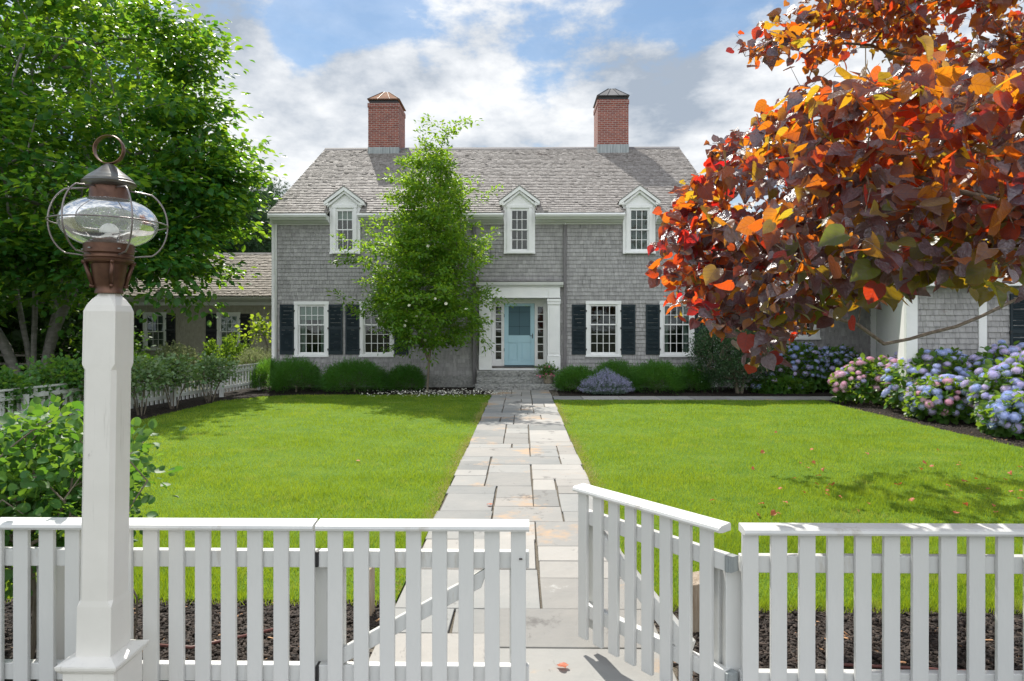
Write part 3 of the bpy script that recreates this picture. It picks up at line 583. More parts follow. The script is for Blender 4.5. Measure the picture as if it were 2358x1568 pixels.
# ------------------------------------------------------------------ main house
YW = 21.8; HX0 = WX(626, YW); HX1 = 6.22; ZE = 5.49; YE = 21.33; YR = 27.6; ZR = 9.14; ZFB = WZ(517, YW)
house = empty('shingled_house', (-.9, 27, 0), 0, 'two storey grey shingled house with two brick chimneys and a pale blue door', 'house')
wins = []
def hw(*a, **k): wins.append(window(house, *a, **k))
hw(678, 757, 694, 821, YW, 4, 2, 3, 'both'); hw(828.5, 908, 694, 821, YW, 4, 2, 3, 'none'); hw(1348.5, 1429, 693, 821, YW, 4, 2, 3, 'none'); hw(1518, 1598, 693, 821, YW, 4, 2, 3, 'curtain')
for a, b, s in ((645, 678, -1), (757, 789.5, 1), (795.7, 828.4, -1), (908, 940.5, 1), (1316, 1348.5, -1), (1429, 1462, 1), (1486, 1518, -1), (1598, 1630, 1)): shutter(house, a, b, 701, 816, YW, s)
YD = 21.70
for (a, b, st) in ((759, 829, 'shade'), (1160, 1231.6, 'none'), (1434, 1508.7, 'blind')): hw(a+7, b-7, 472, 583, YD+.02, 3, 2, 2, st, casing=.10, n_shade=.28)
doorhole = (WX(1100, YW), WX(1290, YW), .3, WZ(655, YW)); holes = wins+[doorhole]
ZB = .35
shingle_wall('wall_shingles', house, HX0+.13, HX1-.13, ZB, ZFB, YW, .1262, holes, mt['shingle'], seed=3)
bk = MB(); holed(bk, HX0, HX1, 0, ZE-.1, YW+.002, YW+.2, [(h[0]+.02, h[1]-.02, h[2]+.02, h[3]-.02) for h in holes])
bk.box(HX0, HX0+.2, YW+.2, 33.4, 0, ZE-.1); bk.box(HX1-.2, HX1, YW+.2, 33.4, 0, ZE-.1); bk.box(HX0, HX1, 33.4, 33.6, 0, ZE-.1)
for x in (HX0, HX1-.2): bk.prism([(YW+.05, ZE-.1), (33.4, ZE-.1), (YR, ZR-.15)], x, x+.2, 'x')
bk.build('wall', mt['shingle'], house)
MB().box(HX0+.13, HX1-.13, YW-.05, YW, 0, ZB-.003).build('foundation', mt['granite'], house)
for x in (HX0, HX1-.13): MB().box(x, x+.13, YW-.035, YW+.1, .02, ZFB).build('corner_board', mt['white'], house, bevel=.004)
# dormer spans interrupt gutter and frieze
spans = [(759, 829), (1160, 1231.6), (1434, 1508.7)]; RX0, RX1 = WX(618, YE)-.02, HX1+.12
edges = [HX0-.05]+[v for a, b in spans for v in (WX(a, YD), WX(b, YD))]+[HX1+.05]
for i in range(0, len(edges), 2):
    a, b = edges[i], edges[i+1]; a2 = a if i else RX0+.03; b2 = b if i < len(edges)-2 else RX1-.03
    MB().box(a, b, YW-.045, YW+.03, ZFB, ZE-.12).build('frieze', mt['white'], house)
    MB().prism([(YE-.02, ZE-.02), (YE-.08, ZE-.02), (YE-.10, ZE-.07), (YE-.06, ZE-.13), (YE+.02, ZE-.13), (YE+.02, ZE-.03)], a2, b2, 'x').build('gutter', mt['white'], house)
    MB().prism([(YE+.022, ZE-.05), (YE+.022, ZE-.15), (YE+.06, ZE-.19), (YE+.20, ZE-.20), (YE+.26, ZE-.24), (YE+.33, ZE-.26), (YW, ZE-.26), (YW, ZE-.05)], a2+.01, b2-.01, 'x').build('cornice', mt['white'], house)
def dskip(x, y):
    for a, b in spans:
        c = (WX(a, YD)+WX(b, YD))/2
        if abs(x-c) < .52 and y < 22.2: return True
    return False
rf = shingle_roof('roof', house, mt['roof'], RX0, RX1, YE, ZE, YR, ZR, .166, .036, 4, dskip)
rb = MB(); ys = 22.12; zs = ZE+(ys-YE)*.584
rb.prism([(ys, zs-.03), (YR, ZR-.02), (33.87, ZE-.03), (33.87, ZE-.10), (YR, ZR-.10), (ys, zs-.10)], RX0+.02, RX1-.02, 'x')
_e = [RX0+.02]+[v for a, b in spans for v in (WX(a, YD)-.02, WX(b, YD)+.02)]+[RX1-.02]
for i in range(0, len(_e), 2): rb.prism([(YE+.03, ZE-.03), (ys-.001, zs-.03), (ys-.001, zs-.10), (YE+.03, ZE-.10)], _e[i], _e[i+1], 'x')
rb.build('roof_deck', mt['roof'], house)
MB().prism([(YR-.14, ZR-.06), (YR, ZR+.035), (YR+.14, ZR-.06), (YR+.14, ZR-.03), (YR, ZR+.07), (YR-.14, ZR-.03)], RX0, RX1, 'x').build('ridge_cap', mt['spoutgrey'], house)
for x in (RX0-.015, RX1-.03): MB().prism([(YE, ZE-.16), (YE, ZE-.01), (YR, ZR), (33.9, ZE-.01), (33.9, ZE-.16), (YR, ZR-.16)], x, x+.045, 'x').build('rake_board', mt['white'], house)
# dormers
for k, (a, b) in enumerate(spans):
    xa, xb = WX(a, YD), WX(b, YD); c = (xa+xb)/2; zb = WZ(583, YD); ze = 5.93; hw_ = .66; za = 6.42; gw = .515
    w = wins[4+k]; h = (w[0]+.04, w[1]-.04, w[2]+.04, w[3]-.04)
    m = MB(); holed(m, xa, xb, zb-.0, 5.62, YD+.012, YW+.05, [h])
    m.prism([(c-gw, 5.62), (c+gw, 5.62), (c+gw, ze-.03), (c, za-.12), (c-gw, ze-.03)], YD+.01, YD+.08, 'y'); m.box(xa-.008, xb+.008, YD-.03, YD+.012, zb-.02, zb+.03)
    d = m.build('dormer', mt['white'], house)
    s = MB()
    for sg in (-1, 1): s.poly([(c+sg*.5, YD+.07, 5.45), (c+sg*.5, YD+.07, ze), (c+sg*.5, 22.2, ze)])
    s.build('dormer_cheek', mt['shingle'], d)
    yb_ = lambda z: YE+(z-ZE)/.5821+.12
    for sg in (-1, 1):
        P = lambda u, y, z: (c+sg*u, y, z); y0 = YD-.16
        r = MB(); r.hexa([P(hw_, y0, ze-.035), P(hw_, yb_(ze), ze-.035), P(0, yb_(za), za-.035), P(0, y0, za-.035)], [P(hw_, y0, ze), P(hw_, yb_(ze), ze), P(0, yb_(za), za), P(0, y0, za)]); r.build('dormer_roof', mt['roof'], d)
        t = MB(); t.hexa([P(hw_-.02, y0+.02, ze-.14), P(hw_-.02, YD+.01, ze-.14), P(0, YD+.01, za-.165), P(0, y0+.02, za-.165)], [P(hw_-.02, y0+.02, ze-.037), P(hw_-.02, YD+.01, ze-.037), P(0, YD+.01, za-.04), P(0, y0+.02, za-.04)])
        t.hexa([P(gw+.03, y0+.08, ze-.20), P(gw+.03, YD+.01, ze-.20), P(0, YD+.01, za-.25), P(0, y0+.08, za-.25)], [P(gw+.03, y0+.08, ze-.13), P(gw+.03, YD+.01, ze-.13), P(0, YD+.01, za-.166), P(0, y0+.08, za-.166)])
        t.box(*sorted((c+sg*.50, c+sg*(hw_-.03))), YD-.12, 22.05, ze-.145, ze-.05); t.build('raking_cornice', mt['white'], d)
# chimneys
YC = 27.02
for (a, b, capm, top, bb, sgn) in ((847.5, 918, 'coppercap', 236, 337.5, 1), (1376, 1446.7, 'leadcap', 230.5, 333, -1)):
    xa, xb = WX(a, YC), WX(b, YC); zt = WZ(top, YC); zb = WZ(bb, YC); z0 = 8.5; y1 = YC+1.45
    m = MB().box(xa, xb, YC, y1, zb, zt-.17); ch = m.build('chimney', mt['brick'], house)
    MB().box(xa-.022, xb+.022, YC-.022, y1+.022, zt-.17, zt).build('brick_crown', mt['brick'], ch)
    MB().box(xa-.012, xb+.012, YC-.012, y1+.012, z0, zb).build('flashing', mt['lead'], ch)
    MB().box(xa-.035, xb+.035, YC-.3, YC-.01, 8.62, 8.66).build('flashing_apron', mt['lead'], ch) if 0 else None
    MB().box(xa+.05, xb-.05, YC+.05, y1-.05, zt, zt+.19).build('dark_cap_gap', mt['iron'], ch)  # black block put in as the shade of the open gap under the cap
    ze_ = zt+.16; zz = zt+.60; mx_ = (xa+xb)/2; my = (YC+y1)/2; m = MB()
    e = [(xa-.03,YC-.03,ze_),(xb+.03,YC-.03,ze_),(xb+.03,y1+.03,ze_),(xa-.03,y1+.03,ze_)]; t = [(mx_-.13,my-.25,zz),(mx_+.13,my-.25,zz),(mx_+.13,my+.25,zz),(mx_-.13,my+.25,zz)]
    m.hexa([(p[0],p[1],p[2]-.02) for p in e], e); m.hexa([(p[0],p[1],p[2]+.001) for p in e], t); m.build('chimney_cap', mt[capm], ch)
    s = MB()
    for i in range(4): s.tube([e[i], t[i]], .014, 5)
    for f_ in (.3, .7): s.tube([(xa+(xb-xa)*f_, YC-.03, ze_), (mx_-.13+.26*f_, my-.25, zz)], .012, 5)
    for i in range(4): s.tube([e[i], e[(i+1)%4]], .012, 5)
    s.build('cap_seams', mt['iron'], ch)
downspout(house, 637, ZE-.06, .1, YW, mt['white'])
downspout(house, 1092, ZE-.06, .1, YW, mt['white'], mt['spoutgrey'], ZFB-.02)
downspout(house, 1300, ZE-.06, .1, YW, mt['white'], mt['spoutgrey'], ZFB-.02)
# entry portico
def entry():
    yp = YW-.16; X = lambda p: WX(p, yp); Z = lambda p: WZ(p, yp); p = MB()
    yd = YW+.50; zth = .655
    for s in (0, 1):
        a, b = ((1103, 1131), (1260.5, 1289))[s]; a, b = X(a), X(b); c = MB()
        c.box(a, b, yp, YW+.02, .56, Z(690)); c.box(a-.012, b+.012, yp-.02, YW, .56, 1.0); c.box(a-.018, b+.018, yp-.028, YW, .985, 1.015)
        c.box(a+.055, b-.055, yp-.008, yp, 1.09, 2.55)
        c.box(a-.012, b+.012, yp-.03, YW, Z(701), Z(694)); c.box(a-.02, b+.02, yp-.05, YW, Z(694), Z(688)); c.box(a+.03, b-.03, yp-.024, yp, Z(684), Z(668))
        c.build('pilaster', mt['white'], house, bevel=.004)
    x0, x1 = X(1103), X(1289)
    e = MB(); e.box(x0, x1, yp-.012, YW+.02, Z(686), Z(661)); e.box(x0-.01, x1+.01, yp-.03, YW, Z(686)-.0, Z(683))
    z = Z(661); e.prism([(YW, z), (yp-.03, z), (yp-.06, z+.04), (yp-.13, z+.06), (yp-.15, z+.10), (yp-.17, z+.155), (YW, z+.165)], x0-.10, x1+.10, 'x')
    e.build('entablature', mt['white'], house, bevel=.003)
    MB().box(x0-.13, x1+.13, yp-.19, YW-.0, z+.166, z+.18).build('entry_flashing', mt['spoutgrey'], house)
    ia, ib = X(1131), X(1260.5); zc = Z(686)
    r = MB(); r.box(ia-.05, ia, YW+.02, yd+.1, zth, zc); r.box(ib, ib+.05, YW+.02, yd+.1, zth, zc); r.box(ia, ib, YW+.021, yd+.1, zc, zc+.05)
    # back wall of the recess round door and sidelights
    D = lambda q: WX(q, yd); DZ = lambda q: WZ(q, yd)
    d0, d1 = D(1160.6), D(1230.6); zt = DZ(698.5)
    sl_ = [(D(1141), D(1154)), (D(1237.5), D(1250.5))]; sz0, sz1 = DZ(827), DZ(706)
    holed(r, ia, ib, zth, zc, yd, yd+.08, [(d0, d1, zth, zt)]+[(a, b, sz0, sz1) for a, b in sl_])
    for xx in (d0-.045, d1): r.box(xx, xx+.045, yd-.03, yd, zth, zt+.045)
    r.box(d0, d1, yd-.03, yd, zt, zt+.045)
    r.build('entry_recess', mt['white'], house)
    for a, b in sl_:
        f = MB(); 
        for j in range(1, 7): zz = sz0+(sz1-sz0)*j/7; f.box(a, b, yd+.01, yd+.04, zz-.013, zz+.013)
        f.box(a-.02, a, yd-.015, yd, sz0-.02, sz1+.02); f.box(b, b+.02, yd-.015, yd, sz0-.02, sz1+.02)
        o = f.build('sidelight', mt['white'], house); MB().box(a, b, yd+.045, yd+.05, sz0, sz1).build('pane', mt['glass'], o)
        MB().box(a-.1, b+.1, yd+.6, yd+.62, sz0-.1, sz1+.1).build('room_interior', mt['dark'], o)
    # door
    h = MB(); w = d1-d0; za = zth+.02; Hh = zt-za; fz = lambda v: za+Hh*v
    sx0, sx1 = D(1170.5), D(1220.5); sc0, sc1 = DZ(772), DZ(705)
    holed(h, d0+.004, d1-.004, za, zt-.004, yd-.008, yd+.035, [(sx0, sx1, sc0, sc1), (D(1170.5), D(1191.5), DZ(830), DZ(789)), (D(1201), D(1222), DZ(830), DZ(789))])
    dr = h.build('front_door', mt['door'], house, bevel=.004)
    for a, b in ((1170.5, 1191.5), (1201, 1222)): MB().box(D(a), D(b), yd+.012, yd+.02, DZ(830), DZ(789)).box(D(a)+.03, D(b)-.03, yd+.003, yd+.012, DZ(830)+.03, DZ(789)-.03).build('door_panel', mt['door'], dr, bevel=.006)
    MB().box(sx0, sx1, yd+.012, yd+.016, sc0, sc1).build('screen', mt['screen'], dr)
    cx = (sx0+sx1)/2; g = MB()
    for zz in (sc0+.30*(sc1-sc0), sc0+.80*(sc1-sc0)): g.box(sx0, sx1, yd+.006, yd+.011, zz-.004, zz+.004)
    g.box(cx-.004, cx+.004, yd+.006, yd+.0105, sc0, sc1); g.build('screen_bars', mt['shutter'], dr)
    MB().box(D(1226)-.012, D(1226)+.012, yd-.018, yd-.009, DZ(779), DZ(768)).tube([(D(1226), yd-.05, DZ(773)), (D(1219), yd-.05, DZ(773))], .008, 6).tube([(D(1226), yd-.01, DZ(773)), (D(1226), yd-.05, DZ(773))], .008, 6).build('handle', mt['bronze'], dr)
    for zz in (.25, .8): MB().box(d0-.01, d0+.008, yd-.034, yd-.03, fz(zz)-.05, fz(zz)+.05).build('hinge', mt['bronze'], dr)
    MB().box(ia, ib, YW-.02, yd+.1, .62, .652).build('threshold', mt['bronze'], house)
    MB().box(ia, ib, YW+.01, YW+.06, .545, .618).build('threshold_riser', mt['white'], house)
    MB().lathe([(0, zc-.004), (.05, zc-.004), (.06, zc-.012), (.045, zc-.02), (0, zc-.02)], (ia+ib)/2, YW+.25, 20).build('ceiling_light', mt['bulb'], house)
entry()
# granite steps
st = empty('granite_steps', (0, 21.2, 0), 0, 'three rough grey granite steps leading up to the blue door', 'steps')
for k, (pl, pr, yf, yb, z0, z1, j) in enumerate(((1094, 1298, 20.75, 21.12, -.02, .183, 1195), (1097, 1295, 21.08, 21.45, .183, .362, 1225), (1098, 1292, 21.41, 22.28, .362, .545, 1195))):
    a, b, c = WX(pl, yf), WX(pr, yf), WX(j, yf); r = random.Random(k); m = MB()
    for (p, q) in ((a, c-.004), (c+.004, b)):
        n = 26; rows = 5; base = len(m.v)
        for i in range(n+1):
            for jj in range(rows+1):
                edge = jj in (0, rows); x = p+(q-p)*i/n; dz = 0 if edge else r.uniform(-.012, .012)
                m.v.append((x, yf-(0.0 if jj == rows else r.uniform(0, .035))+ (.012 if jj == 0 else 0), z0+(z1-z0)*jj/rows+dz))
        for i in range(n):
            for jj in range(rows): q0 = base+i*(rows+1)+jj; m.f.append((q0, q0+rows+1, q0+rows+2, q0+1))
        m.poly([(p,yf,z1),(q,yf,z1),(q,yb,z1),(p,yb,z1)]); m.poly([(p,yf,z0),(p,yf,z1),(p,yb,z1),(p,yb,z0)]); m.poly([(q,yf,z0),(q,yb,z0),(q,yb,z1),(q,yf,z1)])
    m.build('step', mt['granite'], st)
# ------------------------------------------------------------------ left wing
YL = 28.0
wing = empty('shingled_wing', (-12, 30, 0), 0, 'low tan shingled wing with black shutters set back to the left of the main house', 'house wing')
wl = []
ze = WZ(682, 27.6, 450); zr = WZ(585, 31.2, 450); wx0, wx1 = -16.3, HX0-.02
for (a, b) in ((330, 384), (500, 554)): wl.append(window(wing, a, b, 719, 806, YL, 3, 2, 2, 'blind' if a < 400 else 'both', casing=.10, n_shade=.5))
for (a, b, s) in ((312, 330, -1), (384, 405, 1), (475, 500, -1), (554, 577, 1)): shutter(wing, a, b, 722, 803, YL, s, mt['shutterblk'])
shingle_wall('wall_shingles', wing, wx0, wx1, .3, ze-.36, YL, .125, wl, mt['shinglewing'], seed=8)
bk = MB(); holed(bk, wx0, wx1, 0, ze-.02, YL+.002, YL+.2, [(h[0]+.02, h[1]-.02, h[2]+.02, h[3]-.02) for h in wl]); bk.box(wx0, wx0+.2, YL+.2, 34, 0, ze-.02)
bk.prism([(YL+.05, ze-.02), (34, ze-.02), (31.2, zr-.1)], wx0, wx0+.2, 'x'); bk.build('wall', mt['shinglewing'], wing)
MB().prism([(YL, ze-.36), (YL-.05, ze-.36), (YL-.05, ze-.22), (YL-.12, ze-.20), (YL-.22, ze-.17), (YL-.36, ze-.15), (YL-.42, ze-.10), (YL-.44, ze-.02), (YL, ze-.02)], wx0-.1, wx1, 'x').build('cornice', mt['white'], wing)
shingle_roof('roof', wing, mt['rooflw'], wx0-.15, wx1, YL-.45, ze, 31.2, zr, .165, .036, 12)
MB().prism([(YL-.43, ze-.02), (31.2, zr-.01), (34.8, ze-.02), (34.8, ze-.1), (31.2, zr-.1), (YL-.43, ze-.08)], wx0-.12, wx1, 'x').build('roof_deck', mt['rooflw'], wing)
MB().prism([(31.08, zr-.03), (31.2, zr+.06), (31.32, zr-.03)], wx0-.12, wx1, 'x').build('ridge_cap', mt['spoutgrey'], wing)
# ------------------------------------------------------------------ right wing
rw = empty('garage_wing', (10, 22, 0), 0, 'low grey shingled wing on the right with white trim and a blue black shutter', 'house wing')
YA = 21.9; xa1 = WX(2003, YA); hA = window(rw, 1812, 1886, 690, 781, YA, 3, 2, 2, 'none', casing=.11)
shingle_wall('wall_shingles', rw, HX1+.02, xa1, .3, 2.9, YA, .1262, [hA], mt['shingle'], seed=21)
bk = MB(); holed(bk, HX1, xa1+.1, 0, 3.1, YA+.002, YA+.2, [(hA[0]+.02, hA[1]-.02, hA[2]+.02, hA[3]-.02)]); bk.build('wall', mt['shingle'], rw)
MB().box(HX1, xa1+.1, YA-.35, YA+.05, 2.85, 3.1).build('cornice', mt['white'], rw)
MB().box(xa1, xa1+.17, YA-.05, YA+.1, .02, 2.9).build('corner_board', mt['white'], rw)
MB().tube([(xa1+.27, YA-.1, 2.8), (xa1+.27, YA-.1, .05)], .045, 10).build('downspout', mt['white'], rw, smooth=True)
shingle_roof('roof', rw, mt['roof'], HX1+.0, xa1+2.2, YA-.4, 3.1, 25.4, 4.7, .168, .026, 22)
YN = 15.4; xn0 = WX(2082, YN); xn1 = 15.5
MB().hexa([(xa1+.1,YA-.2,0),(xa1+.3,YA+.1,0),(xn0+.2,YN+.05,0),(xn0,YN,0)], [(xa1+.1,YA-.2,3.0),(xa1+.3,YA+.1,3.0),(xn0+.2,YN+.05,3.0),(xn0,YN,3.0)]).build('side_wall', mt['white'], rw)
MB().box(xn0, WX(2108, YN), YN-.07, YN+.03, .02, 2.8).build('corner_pilaster', mt['white'], rw, bevel=.005)
shingle_wall('wall_shingles', rw, WX(2108, YN), WX(2250, YN), .2, 2.8, YN, .127, [], mt['shingle'], seed=23, wmin=.08, wmax=.2)
shingle_wall('wall_shingles', rw, WX(2268, YN), xn1, .2, 2.8, YN, .127, [], mt['shingle'], seed=24, wmin=.08, wmax=.2)
MB().box(WX(2250, YN), WX(2268, YN), YN-.05, YN, .2, 2.8).build('trim_board', mt['white'], rw)
MB().box(xn0+.1, xn1, YN+.002, YN+.2, 0, 2.9).build('wall', mt['shingle'], rw)
MB().box(xn0-.2, xn1, YN-.4, YN+.1, 2.8, 3.0).build('cornice', mt['white'], rw)
shingle_roof('roof', rw, mt['roof'], xn0-.25, xn1, YN-.45, 3.0, 19.2, 4.7, .168, .026, 25)
MB().prism([(YN-.43, 2.97), (19.2, 4.68), (22.5, 3.0)], xn0, xn1, 'x').build('roof_deck', mt['roof'], rw)
shutter(rw, 2322, 2366, 676, 862, YN, 1, pitch=.052)
shutter(rw, 2450, 2494, 676, 862, YN, -1, pitch=.052) if 0 else None
# ------------------------------------------------------------------ fences and gates
def fence(name, p0, p1, label, npk=None, spacing=.1213, pw=.069, ztop=.925, zbot=.10, posts=(), cap=True, group=None, brace=None, rails=(.785, .255), cat='fence', capext=(0, 0), post_h=.78, off=None, end_stile=False):
    """pickets on the local -y side of the rails"""
    a = Vector((*p0, 0)); b = Vector((*p1, 0)); L = (b-a).length; ang = math.atan2(b.y-a.y, b.x-a.x)
    e = empty(name, a, ang, label, cat, group); n = npk or int(L/spacing); o0 = off if off is not None else (L-(n-1)*spacing)/2
    MB().box(-pw/2, pw/2, -.022, 0, zbot, ztop).build('_p', mt['fence'], None, bevel=.003)
    me = bpy.data.objects['_p']; mesh = me.data; mods = True
    for i in range(n):
        o = me if i == 0 else me.copy()
        if i: scene.collection.objects.link(o)
        o.name = 'picket'; o.parent = e; o.location = (o0+i*spacing, random.uniform(-.0015, .0015), 0); o.rotation_euler = (0, random.gauss(0, .0012), random.gauss(0, .006))
    def part(nm, m, mat=None, bevel=.004):
        o = m.build(nm, mat or mt['fence'], e, local=True, bevel=bevel); return o
    for z in rails: part('rail', MB().box(-capext[0]*.5, L+capext[1]*.5, .0015, .042, z-.04, z+.038))
    if cap:
        prof = [(-.052, ztop+.006), (-.056, ztop+.016), (-.050, ztop+.027), (-.036, ztop+.033), (.030, ztop+.040), (.036, ztop+.034), (.036, ztop+.004), (-.026, ztop+.001)]
        part('cap_rail', MB().prism(prof, -capext[0], L+capext[1], 'x'), bevel=0)
    for x in posts: part('post', MB().box(x-.045, x+.045, .044, .134, 0, post_h))
    if brace: 
        (xa, za), (xb, zb) = brace; part('brace', MB().hexa([(xa-.045,.0015,za-.045),(xb-.045,.0015,zb-.045),(xb-.045,.034,zb-.045),(xa-.045,.034,za-.045)], [(xa-.01,.0015,za+.05),(xb-.01,.0015,zb+.05),(xb-.01,.034,zb+.05),(xa-.01,.034,za+.05)]))
    if end_stile:
        for x in (o0, o0+(n-1)*spacing): part('stile', MB().box(x-.042, x+.028, .0435, .080, zbot+.04, .745))
    return e
YF = 3.15; g0, g1 = WX(733, YF), WX(1218, YF); rX = WX(1699, YF)
lfe = g0-.012; Lx = -3.6
nl = int((lfe-Lx)/.1213); 
fence('picket_fence', (Lx, YF), (lfe, YF), 'white picket fence section behind the lantern post', spacing=.1213, off=(lfe-Lx)-.035-(nl-1)*.1213, npk=nl, posts=[(lfe-Lx)+.0, 1.35], capext=(0, 0))
fence('picket_fence', (rX, YF-.04), (3.66, YF-.04), 'white picket fence section to the right of the open gate', spacing=.1262, pw=.072, off=.038, npk=21, posts=[-.01], capext=(.0, 0))
lg = fence('picket_gate', (g0, YF), (g1, YF), 'closed white picket gate left of the path opening', spacing=.1207, npk=8, off=.082, brace=((.08, .30), (.80, .70)), cat='gate', end_stile=True, group=None)
gw = .975; ha = Vector((WX(1664, YF), YF-.02)); far = Vector(W(1329, HY, 3.93)[:2]); dirv = (far-ha).normalized(); far = ha+dirv*gw
rg = fence('picket_gate', tuple(far), tuple(ha), 'white picket gate swung open inward beside the path', spacing=.1213, npk=8, off=.035, brace=((.80, .30), (.14, .70)), cat='gate', end_stile=True, capext=(.01, .01))
for e, x in ((lg, -.02), (rg, gw+.022)):
    for z in (.785, .255): MB().box(x-.014, x+.020, -.008, .046, z-.035, z+.035).tube([(x, -.010, z-.036), (x, -.010, z+.036)], .007, 8).build('hinge', mt['lead'] if e is rg else mt['iron'], e, local=True)
MB().tube([(.93, -.03, .80), (.945, -.03, .80)], .004, 6).build('latch_screw', mt['bronze'], lg, local=True)
for k, (x, y, a) in enumerate(((-1.02, 4.42, .2), (1.085, 4.22, .0))):
    m = MB(); s = .055; c = math.cos(a); 
    m.hexa([(x-s,y-s,-.01),(x+s,y-s,-.01),(x+s,y+s,-.01),(x-s,y+s,-.01)], [(x-s,y-s,.29),(x+s,y-s,.31),(x+s,y+s,.35),(x-s,y+s,.33)])
    o = m.build('gate_stop', mt['stake'], bevel=.004); tag(o, ['raw wooden stake behind the closed gate', 'raw wooden stake behind the open gate'][k], 'stake')
side0, side1 = (-8.0, 21.6), (-9.55, 4.2)
sv = Vector(side1)-Vector(side0); 
sf = fence('picket_fence', side0, side1, 'long white picket fence running along the left of the lawn', spacing=.19 if 0 else .178, pw=.085, ztop=.78, zbot=.10, npk=96, posts=[.9+2.2*k for k in range(8)], rails=(.66, .24), post_h=.70)
# ------------------------------------------------------------------ growing trees and shrubs
def grow(roots, targets, r_tip, r_pow=.45, jit=.06, sub=.5, sag=0., gap=None, rmax=None):
    """roots: list of polylines (trunks); targets joined one by one to the nearest node. returns nodes, parent, radius, leaf parents"""
    nodes = []; par = []
    for poly in roots:
        prev = -1
        for i, p in enumerate(poly):
            if i == 0: nodes.append(np.array(p, float)); par.append(poly_root.get(id(poly), -1) if False else -1); prev = len(nodes)-1; continue
            a = nodes[prev]; b = np.array(p, float); n = max(1, int(np.linalg.norm(b-a)/sub))
            for k in range(1, n+1):
                q = a+(b-a)*k/n+(rng.normal(0, jit*.4, 3) if k < n else 0); nodes.append(q); par.append(prev); prev = len(nodes)-1
    T = np.array(targets, float); base = nodes[0]; tips = []
    A = np.array(nodes); dist = np.min(np.linalg.norm(T[:, None, :]-A[None, ::2, :], axis=2), axis=1) if len(T)*len(A) < 4e6 else np.linalg.norm(T-base, axis=1)
    for t in T[np.argsort(dist)]:
        A = np.array(nodes); d = A-t; w = np.linalg.norm(d, axis=1)+np.maximum(0, d[:, 2])*.7 + .10*np.linalg.norm(A-base, axis=1)
        j = int(np.argmin(w)); a = nodes[j]; L = np.linalg.norm(t-a); n = max(1, int(L/sub)); prev = j
        for k in range(1, n+1):
            f = k/n; q = a+(t-a)*f; q = q+np.array([0, 0, sag*L*math.sin(math.pi*f)])+(rng.normal(0, jit, 3)*min(1, L) if k < n else 0)
            nodes.append(q); par.append(prev); prev = len(nodes)-1
        tips.append(prev)
    nodes = np.array(nodes); par = np.array(par); cnt = np.zeros(len(nodes)); cnt[tips] += 1
    for i in range(len(nodes)-1, -1, -1):
        if par[i] >= 0: cnt[par[i]] += cnt[i]
    rad = r_tip*np.maximum(cnt, .6)**r_pow
    if rmax: rad = np.minimum(rad, rmax)
    return nodes, par, rad, np.array(tips)
def limbs(name, nodes, par, rad, mat, parent, seg=6, minr=0):
    k = np.where((par >= 0) & (rad >= minr))[0]; P0 = nodes[par[k]]; P1 = nodes[k]; r0 = np.minimum(rad[par[k]], rad[k]*1.6); r1 = rad[k]
    d = P1-P0; L = np.linalg.norm(d, axis=1); ok = L > 1e-5; P0, P1, r0, r1, d = P0[ok], P1[ok], r0[ok], r1[ok], d[ok]; d /= np.linalg.norm(d, axis=1)[:, None]
    x = np.cross(d, np.array([.31, .52, .79])); x /= np.linalg.norm(x, axis=1)[:, None]; y = np.cross(d, x)
    P1 = P1+d*r1[:, None]*.25
    a = np.arange(seg)*2*math.pi/seg; rg_ = x[:, None, :]*np.cos(a)[None, :, None]+y[:, None, :]*np.sin(a)[None, :, None]
    v = np.concatenate([P0[:, None, :]+rg_*r0[:, None, None], P1[:, None, :]+rg_*r1[:, None, None]], 1).reshape(-1, 3)
    i = np.arange(seg); j = (i+1) % seg; f = np.stack([i, j, j+seg, i+seg], 1)[None]+(np.arange(len(P0))*2*seg)[:, None, None]
    return npmesh(name, v, f.reshape(-1, 4), mat, parent, smooth=True)
def spray(nodes, par, tips, n, size, spread=.25, length=.5, flat=.35, droop=.15, tmpl=OVAL, up=1., width=1., nrm=.5, back=.4):
    """n leaves along the end twig of every tip"""
    t = nodes[tips]; d = t-nodes[par[tips]]; d /= (np.linalg.norm(d, axis=1)[:, None]+1e-9)
    T = np.repeat(t, n, 0); D = np.repeat(d, n, 0); N = len(T); s = rng.uniform(-back, 1, N)
    off = rnd(N, spread); off[:, 2] *= flat
    p = T+D*(s*length)[:, None]+off; p[:, 2] -= droop*np.maximum(s, 0)**2*length
    ld = D*.5+off/spread*.7+rnd(N, .4); ld[:, 2] -= droop*1.2
    nn = np.stack([rng.normal(0, nrm, N), rng.normal(0, nrm, N), np.full(N, up)], 1)
    x, y, z = frames(ld, nn); L = size*rng.uniform(.6, 1.25, N)
    return scatter(tmpl[0], tmpl[1], p, x*(L*width)[:, None], y*L[:, None], z*L[:, None])
def in_shape(prof, n, c, seed=0, shell=.55, lump=.18, cfun=None):
    """points in a crown given (z, radius) profile round centre c, denser towards the outside, lumpy outline"""
    zs = np.array([p[0] for p in prof]); rs = np.array([p[1] for p in prof]); out = []
    w = rs/rs.sum(); zz = np.linspace(zs[0], zs[-1], 400); rr = np.interp(zz, zs, rs); cdf = np.cumsum(rr**1.6); cdf /= cdf[-1]
    u = rng.uniform(0, 1, n); z = np.interp(u, cdf, zz); r0 = np.interp(z, zs, rs); a = rng.uniform(0, 2*math.pi, n)
    r = r0*rng.uniform(0, 1, n)**(1-shell)*(1+lump*np.sin(a*3+z*1.7+seed)+lump*.8*np.sin(a*5-z*2.9+seed*2))
    cx, cy = (c[0], c[1]) if cfun is None else cfun(z)
    return np.stack([cx+np.cos(a)*r, cy+np.sin(a)*r, z], 1)
